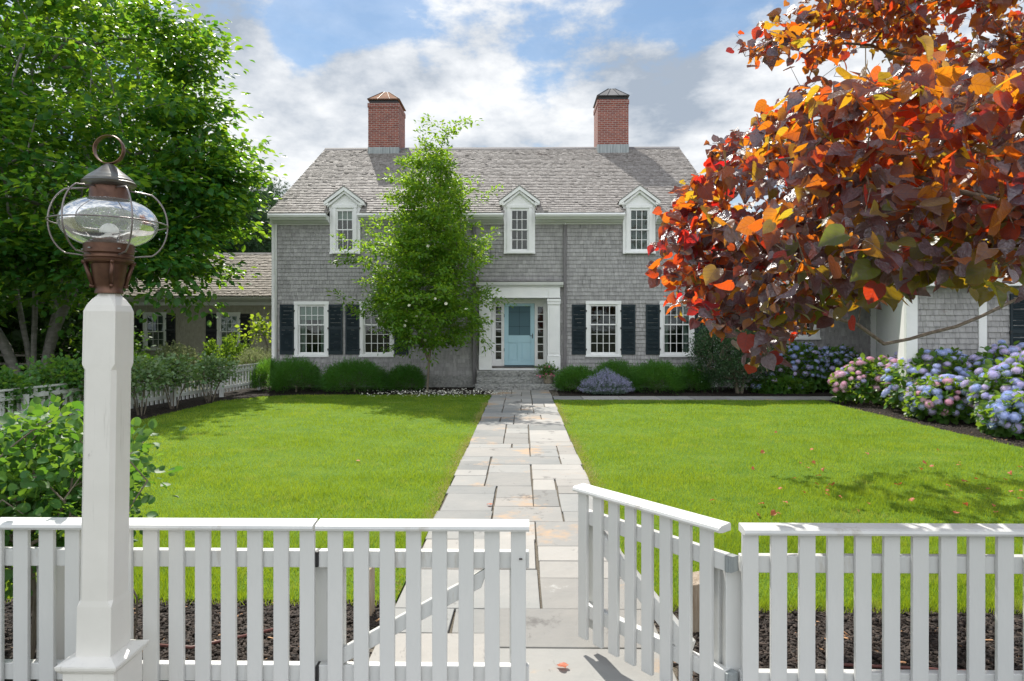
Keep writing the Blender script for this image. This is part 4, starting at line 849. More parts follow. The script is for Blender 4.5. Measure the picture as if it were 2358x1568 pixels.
def plant(name, loc, label, cat, roots, targets, bark, leafmat, nleaf, size, r_tip=.008, tmpl=OVAL, group=None, trunk='trunk', crown='crown', gk={}, sk={}, minr=0, seg=5):
    e = empty(name, loc, 0, label, cat, group); nd, pr, rd, tp = grow(roots, targets, r_tip, **gk)
    limbs(trunk, nd, pr, rd, bark, e, seg, minr); v, f = spray(nd, pr, tp, nleaf, size, tmpl=tmpl, **sk); npmesh(crown, v, f, leafmat, e, smooth=True); return e, nd, pr, tp
# broad leaved tree on the left ------------------------------------------------
def bigtree():
    bx, by = -17.3, 24.0
    stems = []
    for (tx, ty, tz, kx) in ((-1.2, .5, 9, -.6), (.3, -.4, 11, .1), (2.3, -.6, 9, 1.1), (1.1, .8, 10, .4), (-2.6, -.8, 8, -1.4)):
        b = (bx+kx*.28, by+ty*.15, -.1); stems.append([b, (bx+kx*.6, by+ty*.3, 1.2), (bx+kx*.9+tx*.25, by+ty*.5, 3.2), (bx+tx*.8, by+ty, tz*.62), (bx+tx*1.2, by+ty*1.6, tz)])
    prof = [(2.7, 5.0), (3.6, 8.3), (5, 9.3), (6.6, 9.3), (8.4, 9.0), (10.5, 8.2), (12.6, 6.8), (15, 4.5), (16.5, 1.5)]
    T = in_shape(prof, 1350, (bx, by), 1.0, shell=.6, lump=.14)
    T = T[(T[:, 1] < by+6)]
    # low sweeping boughs reaching to the right over the wing roof
    ex = []
    for (px, py, y, n) in ((560, 640, 20.5, 10), (600, 500, 21, 14), (590, 360, 21.5, 10), (545, 300, 21, 10), (555, 190, 21, 12), (470, 600, 19.5, 18), (420, 640, 19.5, 14), (520, 560, 20.2, 16), (500, 90, 21, 12), (585, 430, 21, 10), (480, 660, 19.8, 8), (360, 600, 19, 16), (150, 620, 19, 22), (60, 560, 18, 16), (560, 480, 20.5, 12), (540, 420, 20.5, 12)):
        c = np.array(W(px-105, py-30, y)); ex.append(c+rnd(n, 1)*np.array([.38, .7, .28]))
    T = np.concatenate([T]+ex)
    u = T[:, 0]/T[:, 1]                                    # keep the crown clear of the house
    k = ~((T[:, 0] > -7.4)) & ~((T[:, 1] > 26.8) & (T[:, 2] < 6.2) & (T[:, 0] > -17.5)); T = T[k]
    ppx = CX+22.5+T[:, 0]/T[:, 1]*F; ppy = HY-(T[:, 2]-H)/T[:, 1]*F
    lim = np.interp(ppx, [150, 300, 420, 520, 600], [600, 545, 530, 510, 480]); nb = len(T)-sum(len(q) for q in ex)
    rx = np.interp(ppy, [-200, 0, 100, 200, 260, 350, 430, 500, 600], [250, 370, 450, 530, 500, 545, 500, 560, 550])-100+rng.normal(0, 12, len(T))
    T = T[((ppx < rx) | (np.arange(len(T)) >= nb)) & ((ppy < lim) | ((np.arange(len(T)) >= nb) & (rng.random(len(T)) < .6)) | (ppx < 200))]
    e, nd, pr, tp = plant('broadleaf_tree', (bx, by, 0), 'huge dense green broadleaf tree with several pale trunks on the left', 'tree', stems, T, mt['barkpale'], mt['bigleaf'], 84, .245, r_tip=.012,
          gk=dict(sub=.7, jit=.10, sag=.06, rmax=.21), sk=dict(spread=.38, length=.95, flat=.22, droop=.3, nrm=.42, back=.6))
bigtree()
# stewartia in front of the house ------------------------------------------------
def stewartia():
    x, y = G(983, 905); 
    prof = [(1.3, .75), (1.6, 1.35), (2.1, 1.75), (2.7, 2.0), (3.2, 1.65), (4.0, 1.75), (4.8, 1.35), (5.6, 1.1), (6.3, .85), (6.9, .55), (7.3, .25)]
    cf = lambda z: (x+.12, y)
    T = in_shape(prof, 500, (x, y), 2.0, shell=.55, lump=.2, cfun=cf)
    T = T[(T[:, 1] < 21.55) & (T[:, 0] < x+1.55+.15*np.sin(T[:, 2]*5))]
    tr = [[(x, y, -.05), (x+.03, y, .5), (x+.06, y, 1.0), (x+.13, y, 1.5), (x+.22, y-.05, 3), (x+.3, y, 5), (x+.45, y, 7.3)], [(x+.05, y, .95), (x-.22, y+.02, 1.7), (x-.45, y, 3.2), (x-.35, y, 5.4), (x-.05, y, 7.2)], [(x+.08, y, 1.2), (x+.5, y-.1, 2.0), (x+.9, y, 3.6), (x+1.0, y, 5.2)]]
    T = np.concatenate([T, [W(1010, 292, y), W(1060, 292, y), W(1030, 310, y), W(975, 315, y), W(790, 572, y), W(790, 690, y), W(1150, 690, y), W(1120, 560, y), W(800, 600, y), W(830, 600, y), W(1120, 450, y)]])
    e, nd, pr, tp = plant('flowering_tree', (x, y, 0), 'slender light green tree with a few white flowers before the house wall', 'tree', tr, T, mt['bark'], mt['stewleaf'], 80, .118, r_tip=.0042,
          gk=dict(sub=.3, jit=.035, sag=-.04, rmax=.105), sk=dict(spread=.095, length=.50, flat=.4, droop=.10, nrm=.55, back=.9, width=.75))
    # white flowers
    cup = MB().lathe([(.004, 0), (.03, .012), (.045, .03)], 0, 0, 10); cup.lathe([(0, .014), (.014, .012)], 0, 0, 6)
    me = bpy.data.meshes.new('flower'); me.from_pydata(cup.v, [], cup.f); me.materials.append(mt['petalw'])
    fr = tp[(nd[tp][:, 1] < y+.6)]; idx = rng.choice(fr, 34, replace=False)
    for i in idx:
        o = bpy.data.objects.new('flower', me); scene.collection.objects.link(o); o.parent = e; p = nd[i]+np.array([0, -.2, 0])+rnd(1, .1)[0]
        o.location = Vector(p)-Vector((x, y, 0)); o.rotation_euler = (rng.uniform(.4, 1.5), rng.uniform(-.5, .5), rng.uniform(-1, 1))
stewartia()
# pines beyond the wing --------------------------------------------------------------
TUFT = (np.array([(0,0,0),(.02,.02,0),(.5,.85,.2),(0,0,0),(-.02,.02,0),(-.5,.85,.1),(0,0,0),(.02,0,.02),(.05,1,.5),(0,0,0),(.0,.02,.02),(-.1,.95,-.4),(0,0,0),(.02,0,.0),(.3,.9,-.3),(0,0,0),(-.02,0,.0),(-.3,.9,.45)]), np.arange(18).reshape(6,3))
TUFT[0][1::3] += .05*np.array([1,.2,0]); TUFT[0][0::3] -= .05*np.array([1,.2,0])
def pine(px, ptop, y, wpx, lab, mat='pineneedle', n=150):
    x = WX(px, y); zt = WZ(ptop, y); r = wpx/F*y
    prof = [(zt*.32, r*.8), (zt*.5, r), (zt*.7, r*.8), (zt*.86, r*.45), (zt, r*.06)]
    T = in_shape(prof, n, (x, y), px, shell=.6, lump=.22)
    plant('pine_tree', (x, y, 0), lab, 'tree', [[(x, y, -.1), (x+.1, y, zt*.5), (x, y, zt*.97)]], T, mt['bark'], mt[mat], 60, .34, r_tip=.03, tmpl=TUFT, group='conifers behind the left wing',
          gk=dict(sub=1.2, jit=.1, sag=-.05, rmax=.25), sk=dict(spread=.42, length=.9, flat=.5, droop=-.2, nrm=.9, up=.4))
pine(572, 388, 46, 62, 'dark pine standing behind the wing, tallest of the conifers'); pine(625, 412, 50, 48, 'bushy pine against the left edge of the main roof'); pine(655, 450, 54, 40, 'low pine half hidden by the main roof edge')
pine(520, 395, 44, 70, 'paler loose conifer beside the big broadleaf tree', n=170)
# woodland backdrop ------------------------------------------------------------------
def woods():
    n = 34000; u = rng.uniform(0, 1, n); ang = rng.uniform(-1.25, -.52, n); d = rng.uniform(36, 52, n); x = d*np.sin(ang)*1.0; y = d*np.cos(ang)
    k = ~((x > -19) & (y < 36)); x, y = x[k], y[k]; n = len(x)
    top = 8.2+2.2*np.sin(x*.5+y*.2)+1.5*np.sin(x*1.3)+1*np.sin(y*1.1); z = top*rng.uniform(0, 1, n)**.8
    p = np.stack([x, y, z], 1); q = p+.9*np.stack([np.sin(z*2.1+x), np.sin(x*1.7+z), np.sin(y*1.3+x*2)], 1)*.6
    X, Y, Z = frames(rnd(n)+np.array([0, 0, -.3]), rnd(n, .6)+np.array([0, -.4, 1])); L = rng.uniform(.35, .8, n)
    v, f = scatter(OVAL[0], OVAL[1], q, X*L[:, None], Y*L[:, None], Z*L[:, None])
    tag(npmesh('woodland', v, f, mt['woodleaf']), 'dense dark green woodland behind the left fence', 'woodland', kind='stuff')
    # right hand woodland beyond the garage wing
    n = 16000; ang = rng.uniform(.42, 1.1, n); d = rng.uniform(44, 60, n); x = d*np.sin(ang); y = d*np.cos(ang); z = (7+2*np.sin(x*.4)+np.sin(y))*rng.uniform(0, 1, n)**.8
    q = np.stack([x, y, z], 1)+rnd(n, .5); X, Y, Z = frames(rnd(n), rnd(n, .6)+np.array([0, -.4, 1])); L = rng.uniform(.5, 1.0, n)
    v, f = scatter(OVAL[0], OVAL[1], q, X*L[:, None], Y*L[:, None], Z*L[:, None])
    tag(npmesh('woodland', v, f, mt['woodleaf']), 'low green woodland far behind the right wing', 'woodland', kind='stuff')
woods()
def understory():
    for i, (px, pt, y, w, m) in enumerate(((95, 770, 30, 70, 'woodleaf'), (170, 760, 26.5, 55, 'woodleaf'), (30, 690, 33, 60, 'woodleaf'), (250, 745, 25, 45, 'rose'))):
        x = WX(px, y); zt = WZ(pt, y); r = w/F*y; T = in_shape([(.1, r*.6), (zt*.5, r), (zt*.85, r*.7), (zt, r*.2)], 60, (x, y), i, lump=.2)
        plant('understory_shrub', (x, y, 0), ['dark shrub in the shade between tree trunks and rail fence', 'small leafed shrub beside the left edge of the lantern post', 'tall dim shrub at the far left edge', 'glossy shrub partly hidden by the lantern post'][i], 'shrub',
              [[(x, y, -.05), (x, y, .3)]], T, mt['bark'], mt[m], 46, .16, r_tip=.01, trunk='stem', crown='foliage', group='shrubs under the left trees', gk=dict(sub=.5, jit=.05), sk=dict(spread=.3, length=.3, flat=.7))
understory()
# split rail fence
e = empty('split_rail_fence', (-21, 27.5, 0), 0, 'old grey split rail fence under the left trees', 'fence')
yf = 27.5; pxs = [-40, 107, 245]
for px in pxs: x = WX(px, yf); MB().tube([(x, yf, -.05), (x+.01, yf, 1.02)], [.075, .065], 7).build('post', mt['rail'], e)
for a, b in zip(pxs, pxs[1:]):
    for py in (818, 838, 857): xa, xb = WX(a, yf), WX(b, yf); zz = WZ(py, yf); MB().tube([(xa, yf-.06, zz+.03), ((xa+xb)/2, yf-.05, zz-.02), (xb, yf-.06, zz)], [.04, .05, .04], 6).build('rail', mt['rail'], e)
# ------------------------------------------------------------------ shrubs
def mound(name, px0, px1, ptop, y, depth, lab, mat, n, size, tmpl=DIAM, group=None, cat='shrub', up=.35, yneed=True, flat=.9, seed=0, z0=0, spread=.05, length=.16, per=14, width=1., lump=.07, stems=True, bark='bark', pw=.42):
    xa, xb = WX(px0, y), WX(px1, y); c = (xa+xb)/2; r = (xb-xa)/2-length*.75; zt = WZ(ptop, y)-length*.7; rr = np.random.default_rng(seed+11)
    N = n; a = rr.uniform(0, 2*math.pi, N); ph = np.arcsin(rr.uniform(-.35, 1, N)); s = rr.uniform(.80, 1.0, N)**1; inner = rr.random(N) < .18; s = np.where(inner, rr.uniform(.45, .85, N), s)
    dx, dy, dz = np.cos(a)*np.cos(ph), np.sin(a)*np.cos(ph), np.sin(ph)
    s = s*(1+lump*np.sin(a*4+seed)+lump*np.sin(ph*7+a*3+seed*1.7)+lump*.6*np.sin(a*9+ph*5))
    pr = lambda t: np.sign(t)*np.abs(t)**.95
    T = np.stack([c+dx*r*s, y+dy*depth*s, np.maximum(z0+.06, zt*.36+pr(dz)*zt*.64*s)], 1)
    cen = np.array([c, y, zt*.25]); 
    e = empty(name, (c, y, 0), 0, lab, cat, group)
    D = T-cen; D /= np.linalg.norm(D, axis=1)[:, None]; D[:, 2] += up; D /= np.linalg.norm(D, axis=1)[:, None]
    P = np.repeat(T, per, 0); DD = np.repeat(D, per, 0)+rnd(N*per, .38); t = rng.uniform(0, 1, N*per); P = P+np.repeat(D, per, 0)*(t*length)[:, None]+rnd(N*per, spread)
    X, Y, Z = frames(DD, rnd(N*per, .8)+np.array([0, 0, .8])); L = size*rng.uniform(.6, 1.3, N*per)
    v, f = scatter(tmpl[0], tmpl[1], P, X*(L*width)[:, None], Y*L[:, None], Z*L[:, None]); npmesh('foliage', v, f, mt[mat], e)
    if stems:
        k = rr.choice(N, min(N, 90), replace=False); nd, p_, rd, tp = grow([[(c, y, -.05), (c, y, zt*.15)]], cen+(T[k]-cen)*.93, .005, sub=.15, jit=.02, rmax=.05); limbs('stem', nd, p_, rd, mt[bark], e, 4)
    return e
gy = 'clipped yews below the house wall'
mound('yew_shrub', 582, 655, 832, 20.9, .75, 'yew at the left house corner, half bright in the sun', 'yew', 900, .075, group=gy, seed=1, width=.35)
mound('yew_shrub', 628, 736, 829, 20.2, .85, 'rounded dark yew second from the left house corner', 'yew', 1200, .075, group=gy, seed=2, width=.35)
mound('yew_shrub', 740, 893, 834, 20.15, .9, 'widest dark yew mound below the left pair of windows', 'yew', 1600, .075, group=gy, seed=3, width=.35)
mound('yew_shrub', 892, 978, 846, 20.6, .7, 'low dark yew just left of the slender tree trunk', 'yew', 900, .075, group=gy, seed=4, width=.35)
mound('yew_shrub', 1276, 1376, 848, 20.5, .7, 'low yew right of the flower pot and granite steps', 'yew', 1000, .075, group=gy, seed=5, width=.35)
mound('yew_shrub', 1360, 1475, 834, 20.85, .65, 'yew behind the silver lavender plant', 'yew', 1100, .075, group=gy, seed=6, width=.35)
mound('yew_shrub', 1445, 1573, 836, 20.2, .9, 'broad yew mound right of the silver lavender plant', 'yew', 1500, .075, group=gy, seed=7, width=.35)
mound('yew_shrub', 1550, 1632, 841, 20.7, .7, 'yew between the broad mound and the holly', 'yew', 900, .075, group=gy, seed=8, width=.35)
def catmint():
    y = 19.5; xa, xb = WX(1328, y), WX(1462, y); c = (xa+xb)/2; e = empty('catmint', (c, y, 0), 0, 'silvery green lavender flowered perennial before the right yews', 'plant')
    N = 900; a = rng.uniform(0, 2*math.pi, N); r = rng.uniform(0, 1, N)**.6; tip = np.stack([c+np.cos(a)*r*.82, y+np.sin(a)*r*.5, .72*(1-r*.62)*rng.uniform(.75, 1.1, N)-.1*(r > .9)], 1)
    tip[:, 2] = np.maximum(tip[:, 2], .1); B = np.array([c, y, 0])+(tip-np.array([c, y, 0]))*np.array([.35, .35, 0])
    for nm, m, t0, t1, per, sz in (('foliage', 'catleaf', .15, .85, 22, .035), ('flower_spikes', 'catflower', .80, 1.05, 14, .024)):
        t = rng.uniform(t0, t1, N*per)[:, None]; P = np.repeat(B, per, 0)*(1-t)+np.repeat(tip, per, 0)*t+rnd(N*per, .014)
        X, Y, Z = frames(rnd(N*per)+np.array([0, 0, .3]), rnd(N*per)+np.array([0, 0, .7])); L = sz*rng.uniform(.6, 1.3, N*per); v, f = scatter(DIAM[0], DIAM[1], P, X*L[:, None], Y*L[:, None], Z*L[:, None]); npmesh(nm, v, f, mt[m], e)
catmint()
# holly with short trunk
def holly():
    y = 20.0; x = WX(1692, y); T = in_shape([(.35, .8), (.9, 1.1), (1.5, 1.12), (1.9, .85), (2.15, .35)], 420, (x, y), 4, shell=.62, lump=.08); T[:, 2] = np.maximum(T[:, 2], .25)
    plant('holly_shrub', (x, y, 0), 'large rounded grey green holly with a short bare trunk', 'shrub', [[(x+.05, y-.1, -.05), (x, y, .4), (x-.1, y, 1.0)], [(x+.15, y-.1, -.05), (x+.3, y, .6)]], T, mt['bark'], mt['holly'], 60, .055, r_tip=.006, trunk='trunk', crown='foliage',
          gk=dict(sub=.25, jit=.03, rmax=.07), sk=dict(spread=.10, length=.18, flat=.9, droop=0, nrm=.8, width=.9))
holly()
# potted flowers
def pot():
    y = 21.0; x = WX(1262, y); z0 = .184; e = empty('flower_pot', (x, y, z0), 0, 'round clay pot of bright pink flowers on the granite steps', 'flower pot')
    s = 72/F*y/72
    MB().lathe([(0, z0), (.115, z0), (.135, z0+.02), (.165, z0+.22), (.185, z0+.225), (.19, z0+.27), (.165, z0+.272), (.155, z0+.22), (0, z0+.22)], x, y, 28).build('pot', mt['clay'], e, smooth=True)
    T = np.array([x, y, z0+.27])+rnd(60, 1)*np.array([.13, .11, .09])+np.array([0, 0, .12]); nd, p_, rd, tp = grow([[(x, y, z0+.2), (x, y, z0+.27)]], T, .003, sub=.06, jit=.01); limbs('stem', nd, p_, rd, mt['twig'], e, 4)
    v, f = spray(nd, p_, tp, 14, .06, spread=.04, length=.06, flat=.9, width=1.1); npmesh('foliage', v, f, mt['rose'], e)
    m = MB()
    for k in range(5):
        a = k*2*math.pi/5; c, s_ = math.cos(a), math.sin(a); c1, s1 = math.cos(a+.55), math.sin(a+.55); c2, s2 = math.cos(a-.55), math.sin(a-.55)
        m.poly([(0,0,0), (c2*.028,s2*.028,.012), (c*.045,s_*.045,.008), (c1*.028,s1*.028,.012)])
    me = bpy.data.meshes.new('flower'); me.from_pydata(m.v, [], m.f); me.materials.append(mt['petalp'])
    for k in range(17):
        o = bpy.data.objects.new('flower', me); scene.collection.objects.link(o); o.parent = e; o.location = (rng.normal(-.03, .15), -.13+rng.normal(0, .05), .28+rng.normal(.06, .10)); o.rotation_euler = (1.2+rng.normal(0, .4), rng.normal(0, .4), rng.normal(0, 1))
pot()
# roses and bushes along the side fence
def vase(name, px, pbase, ptop, wpx, lab, y=None, size=.085, n=70, leaf='rose', per=24, group='rose bushes along the side fence', cat='rose bush', low=.5, stems=7, spreadk=1.):
    if y is None: x, y = G(px, pbase)
    else: x = WX(px, y)
    zt = WZ(ptop, y, px); r = wpx/2/F*y; prof = [(zt*low, r*.65), (zt*.62, r), (zt*.85, r*.85), (zt, r*.35)]
    T = in_shape(prof, n, (x, y), px, shell=.5, lump=.12); roots = []
    for k in range(stems): a = k*2*math.pi/stems+rng.uniform(-.3, .3); roots.append([(x+.06*math.cos(a), y+.06*math.sin(a), -.03), (x+r*.3*math.cos(a), y+r*.3*math.sin(a), zt*.3), (x+r*.55*math.cos(a), y+r*.55*math.sin(a), zt*.55)])
    return plant(name, (x, y, 0), lab, cat, roots, T, mt['bark'], mt[leaf], per, size, r_tip=.0045, trunk='stem', crown='foliage', group=group, gk=dict(sub=.15, jit=.02, rmax=.022), sk=dict(spread=.10*spreadk, length=.16*spreadk, flat=.8, droop=.05, nrm=.6, width=1.25))
vase('rose_bush', 483, 925, 828, 98, 'bare stemmed rose bush nearest the house on the side fence', n=52, size=.085, leaf='roseside')
vase('rose_bush', 400, 940, 830, 100, 'rose bush in the middle of the side fence row', n=52, size=.085, leaf='roseside')
vase('rose_bush', 325, 955, 835, 96, 'rose bush just right of the lantern post', n=52, size=.085, leaf='roseside')
vase('rose_bush', 150, 975, 842, 170, 'dark leaved rose bush left of the lantern post', n=90, size=.1)
vase('rose_bush', 5, 1000, 868, 90, 'rose bush cut off by the left edge before the side fence', n=70, size=.09)
mound('garden_shrub', 358, 452, 797, 22.6, .8, 'pale leaved shrub below the left wing window', 'varieg', 330, .07, group='shrubs below the wing windows', seed=31, per=12, width=1.3, lump=.1, tmpl=OVAL)
mound('garden_shrub', 470, 590, 783, 23.5, .9, 'tall pale green shrub below the right wing window', 'hydleaf', 380, .08, group='shrubs below the wing windows', seed=32, per=12, width=1.3, lump=.14, tmpl=OVAL)
mound('garden_shrub', 540, 640, 800, 23.0, .9, 'cream flecked shrub beside the house corner', 'varieg', 520, .045, group='shrubs below the wing windows', seed=33, per=16, width=1.0, lump=.08)
mound('garden_shrub', 285, 360, 812, 24, .7, 'low dark shrub at the foot of the wing wall', 'rose', 260, .07, group='shrubs below the wing windows', seed=34, per=12, width=1.2)
vase('young_tree', 600, 0, 738, 62, 'bright lime green sapling between the wing and house corner', y=24.5, n=22, size=.15, leaf='lime', per=9, group=None, cat='sapling', low=.72, stems=1, spreadk=1.5)
# big rose bush in the foreground left
def fgrose():
    bases = [(-2.62, 3.62), (-2.25, 3.72), (-2.1, 3.66), (-2.85, 3.9)]; T = []; roots = []
    x, y = -2.80, 3.9; T = in_shape([(.50, .45), (.8, .56), (1.05, .58), (1.2, .48), (1.34, .22)], 210, (x, y), 2, shell=.4, lump=.10); T[:, 1] = np.maximum(T[:, 1], 3.42)
    for (a, b) in bases: roots.append([(a, b, -.03), (a+.02, b, .4), (a+(x-a)*.2, b, .8)])
    T = np.concatenate([T, [(-2.12, 3.8, 1.22), (-2.10, 3.8, 1.0), (-2.16, 3.7, .85), (-2.16, 3.7, 1.15), (-2.5, 3.6, 1.36), (-2.3, 3.6, 1.34), (-2.7, 3.7, 1.30)]])
    e, nd, pr, tp = plant('rose_bush', (x, y, 0), 'large leafy rose bush close behind the foreground fence', 'rose bush', roots, T, mt['bark'], mt['rose'], 17, .062, r_tip=.0026, trunk='stem', crown='foliage',
         tmpl=ROSE, gk=dict(sub=.10, jit=.012, rmax=.014), sk=dict(spread=.055, length=.10, flat=.8, droop=.05, nrm=.7, width=1.0))
ROSE = (np.array([(0,0,0),(-.30,.18,.04),(-.40,.45,.07),(-.27,.78,.03),(0,1.0,-.08),(.27,.78,.03),(.40,.45,.07),(.30,.18,.04),(0,.25,-.02),(0,.55,-.03),(0,.8,-.05)]), np.array([(0,8,1),(1,8,2),(8,9,2),(2,9,3),(9,10,3),(3,10,4),(4,10,5),(10,9,5),(5,9,6),(9,8,6),(6,8,7),(7,8,0)]))
fgrose()
# ------------------------------------------------------------------ hydrangeas
def head_mesh(name, mat):
    N = 95; i = np.arange(N)+.5; ph = np.arccos(1-1.45*i/N); th = math.pi*(1+5**.5)*i
    d = np.stack([np.cos(th)*np.sin(ph), np.sin(th)*np.sin(ph), np.cos(ph)], 1); p = d*np.array([1, 1, .78])*(1+rng.normal(0, .08, N))[:, None]
    ax = np.cross(d, rnd(N)); ax /= np.linalg.norm(ax, axis=1)[:, None]; ay = np.cross(d, ax); s = .235
    tv = np.array([(0,0,0),(.9,.28,.12),(.9,-.28,.12),(-.9,.28,.12),(-.9,-.28,.12),(.28,.9,.12),(-.28,.9,.12),(.28,-.9,.12),(-.28,-.9,.12)]); tf = np.array([(0,2,1),(0,3,4),(0,5,6),(0,8,7)])
    v, f = scatter(tv, tf, p, ax*s, ay*s, d*s)
    core = MB().lathe([(0, -.3), (.62, -.1), (.72, .2), (.5, .45), (0, .56)], 0, 0, 12)
    me = bpy.data.meshes.new(name); vs = v.tolist(); n0 = len(vs); me.from_pydata(vs+[list(q) for q in core.v], [], f.tolist()+[tuple(k+n0 for k in q) for q in core.f]); me.materials.append(mt[mat]); return me
HM = {k: [head_mesh('flower_head', k) for _ in range(2)] for k in ('hblue', 'hpurple', 'hpink')}
def hydrangea(x, y, rx, ry, h, kinds, lab, nh, group='hydrangeas along the right wing', hr=.078, seed=0, clipx=None):
    r = np.random.default_rng(seed+50); e = empty('hydrangea', (x, y, 0), 0, lab, 'hydrangea', group)
    def surf(n, s0=.95, s1=1.03, lo=-.15):
        a = r.uniform(0, 2*math.pi, n); ph = np.arcsin(r.uniform(lo, 1, n)); s = r.uniform(s0, s1, n)*(1+.06*np.sin(a*4+seed)+.05*np.sin(ph*6+a*2)); c = np.cos(ph)
        d = np.stack([np.cos(a)*c, np.sin(a)*c, np.sin(ph)], 1); return np.stack([x+d[:, 0]*rx*s, y+d[:, 1]*ry*s, h*.36+d[:, 2]*h*.62*s], 1), d
    P = []; D = []
    nh = 99 if nh > 50 else nh; tries, dd = surf(nh*20)
    for p, d in zip(tries, dd):
        if d[1] > .55 and d[2] < .5: continue
        if p[2] < .1: continue
        if all(np.linalg.norm(p-q) > hr*1.22 for q in P): P.append(p); D.append(d)
        if len(P) >= nh: break
    P = P[:99]
    for p, d in zip(P, D):
        k = kinds[int(r.integers(0, len(kinds)))]; o = bpy.data.objects.new('flower_head', HM[k][int(r.integers(0, 2))]); scene.collection.objects.link(o); o.parent = e
        o.location = Vector(p)-Vector((x, y, 0)); s = hr*r.uniform(.7, 1.25); o.scale = (s, s, s*r.uniform(.85, 1)); dv = Vector((d[0]*.8, d[1]*.8, d[2]+.55)).normalized()
        o.rotation_euler = dv.to_track_quat('Z', 'Y').to_euler()
    n = 1500; p, d = surf(n, .78, .99, -.5); p[:, 2] = np.maximum(p[:, 2], .05); ld = d+rnd(n, .5); ld[:, 2] -= .2
    X, Y, Z = frames(ld, d+rnd(n, .4)+np.array([0, 0, .8])); L = r.uniform(.09, .17, n); v, f = scatter(ROSE[0], ROSE[1], p, X*L[:, None]*.95, Y*L[:, None], Z*L[:, None]); npmesh('foliage', v, f, mt['hydleaf'], e)
    ids = r.choice(len(P), min(len(P), 50), replace=False); nd, p_, rd, tp = grow([[(x, y, -.03), (x, y, .12)]], np.array(P)[ids]*np.array([.97, .97, .95])+np.array([x, y, 0])*np.array([.03, .03, 0]), .004, sub=.2, jit=.02, rmax=.03); limbs('stem', nd, p_, rd, mt['bark'], e, 4)
PU, BL, PI_ = 'hpurple', 'hblue', 'hpink'
hydrangea(8.75, 17.1, .95, .8, 1.12, [PI_, PI_, PI_, PU], 'pink hydrangea at the far tip of the right bed', 92, seed=1)
hydrangea(9.75, 16.7, 1.0, .8, 1.42, [PU, PU, PI_], 'purple and pink hydrangea rising behind the pink one', 85, seed=2)
hydrangea(9.25, 15.3, 1.05, .95, 1.36, [BL, PU, BL], 'blue hydrangea in the middle of the right bed', 96, seed=3)
hydrangea(10.35, 14.6, 1.1, .8, 1.52, [BL, PU], 'tall blue purple hydrangea against the wing wall', 80, seed=4)
hydrangea(8.75, 14.1, .75, .75, .85, [PU, BL, PI_, BL], 'low mixed blue and pink hydrangea at the lawn edge', 70, seed=5)
hydrangea(9.6, 12.9, 1.15, 1.0, 1.38, [PU, BL, PU], 'large lavender blue hydrangea near the right edge', 99, seed=6)
hydrangea(8.75, 12.0, .65, .7, .72, [BL, BL, PU], 'low deep blue hydrangea at the right edge of the lawn', 60, seed=7)
hydrangea(8.35, 20.7, .95, .7, 1.42, [BL, BL, PU], 'blue hydrangea beside the holly in front of the far wing wall', 95, seed=8, hr=.078)
hydrangea(9.5, 20.8, .95, .65, 1.3, [BL, BL, PU], 'blue hydrangea near the white corner board of the wing', 90, seed=9, hr=.078)
hydrangea(7.55, 20.1, .85, .45, .42, [PU, BL], 'sparse low hydrangea shaded by the holly', 13, seed=10, hr=.075)
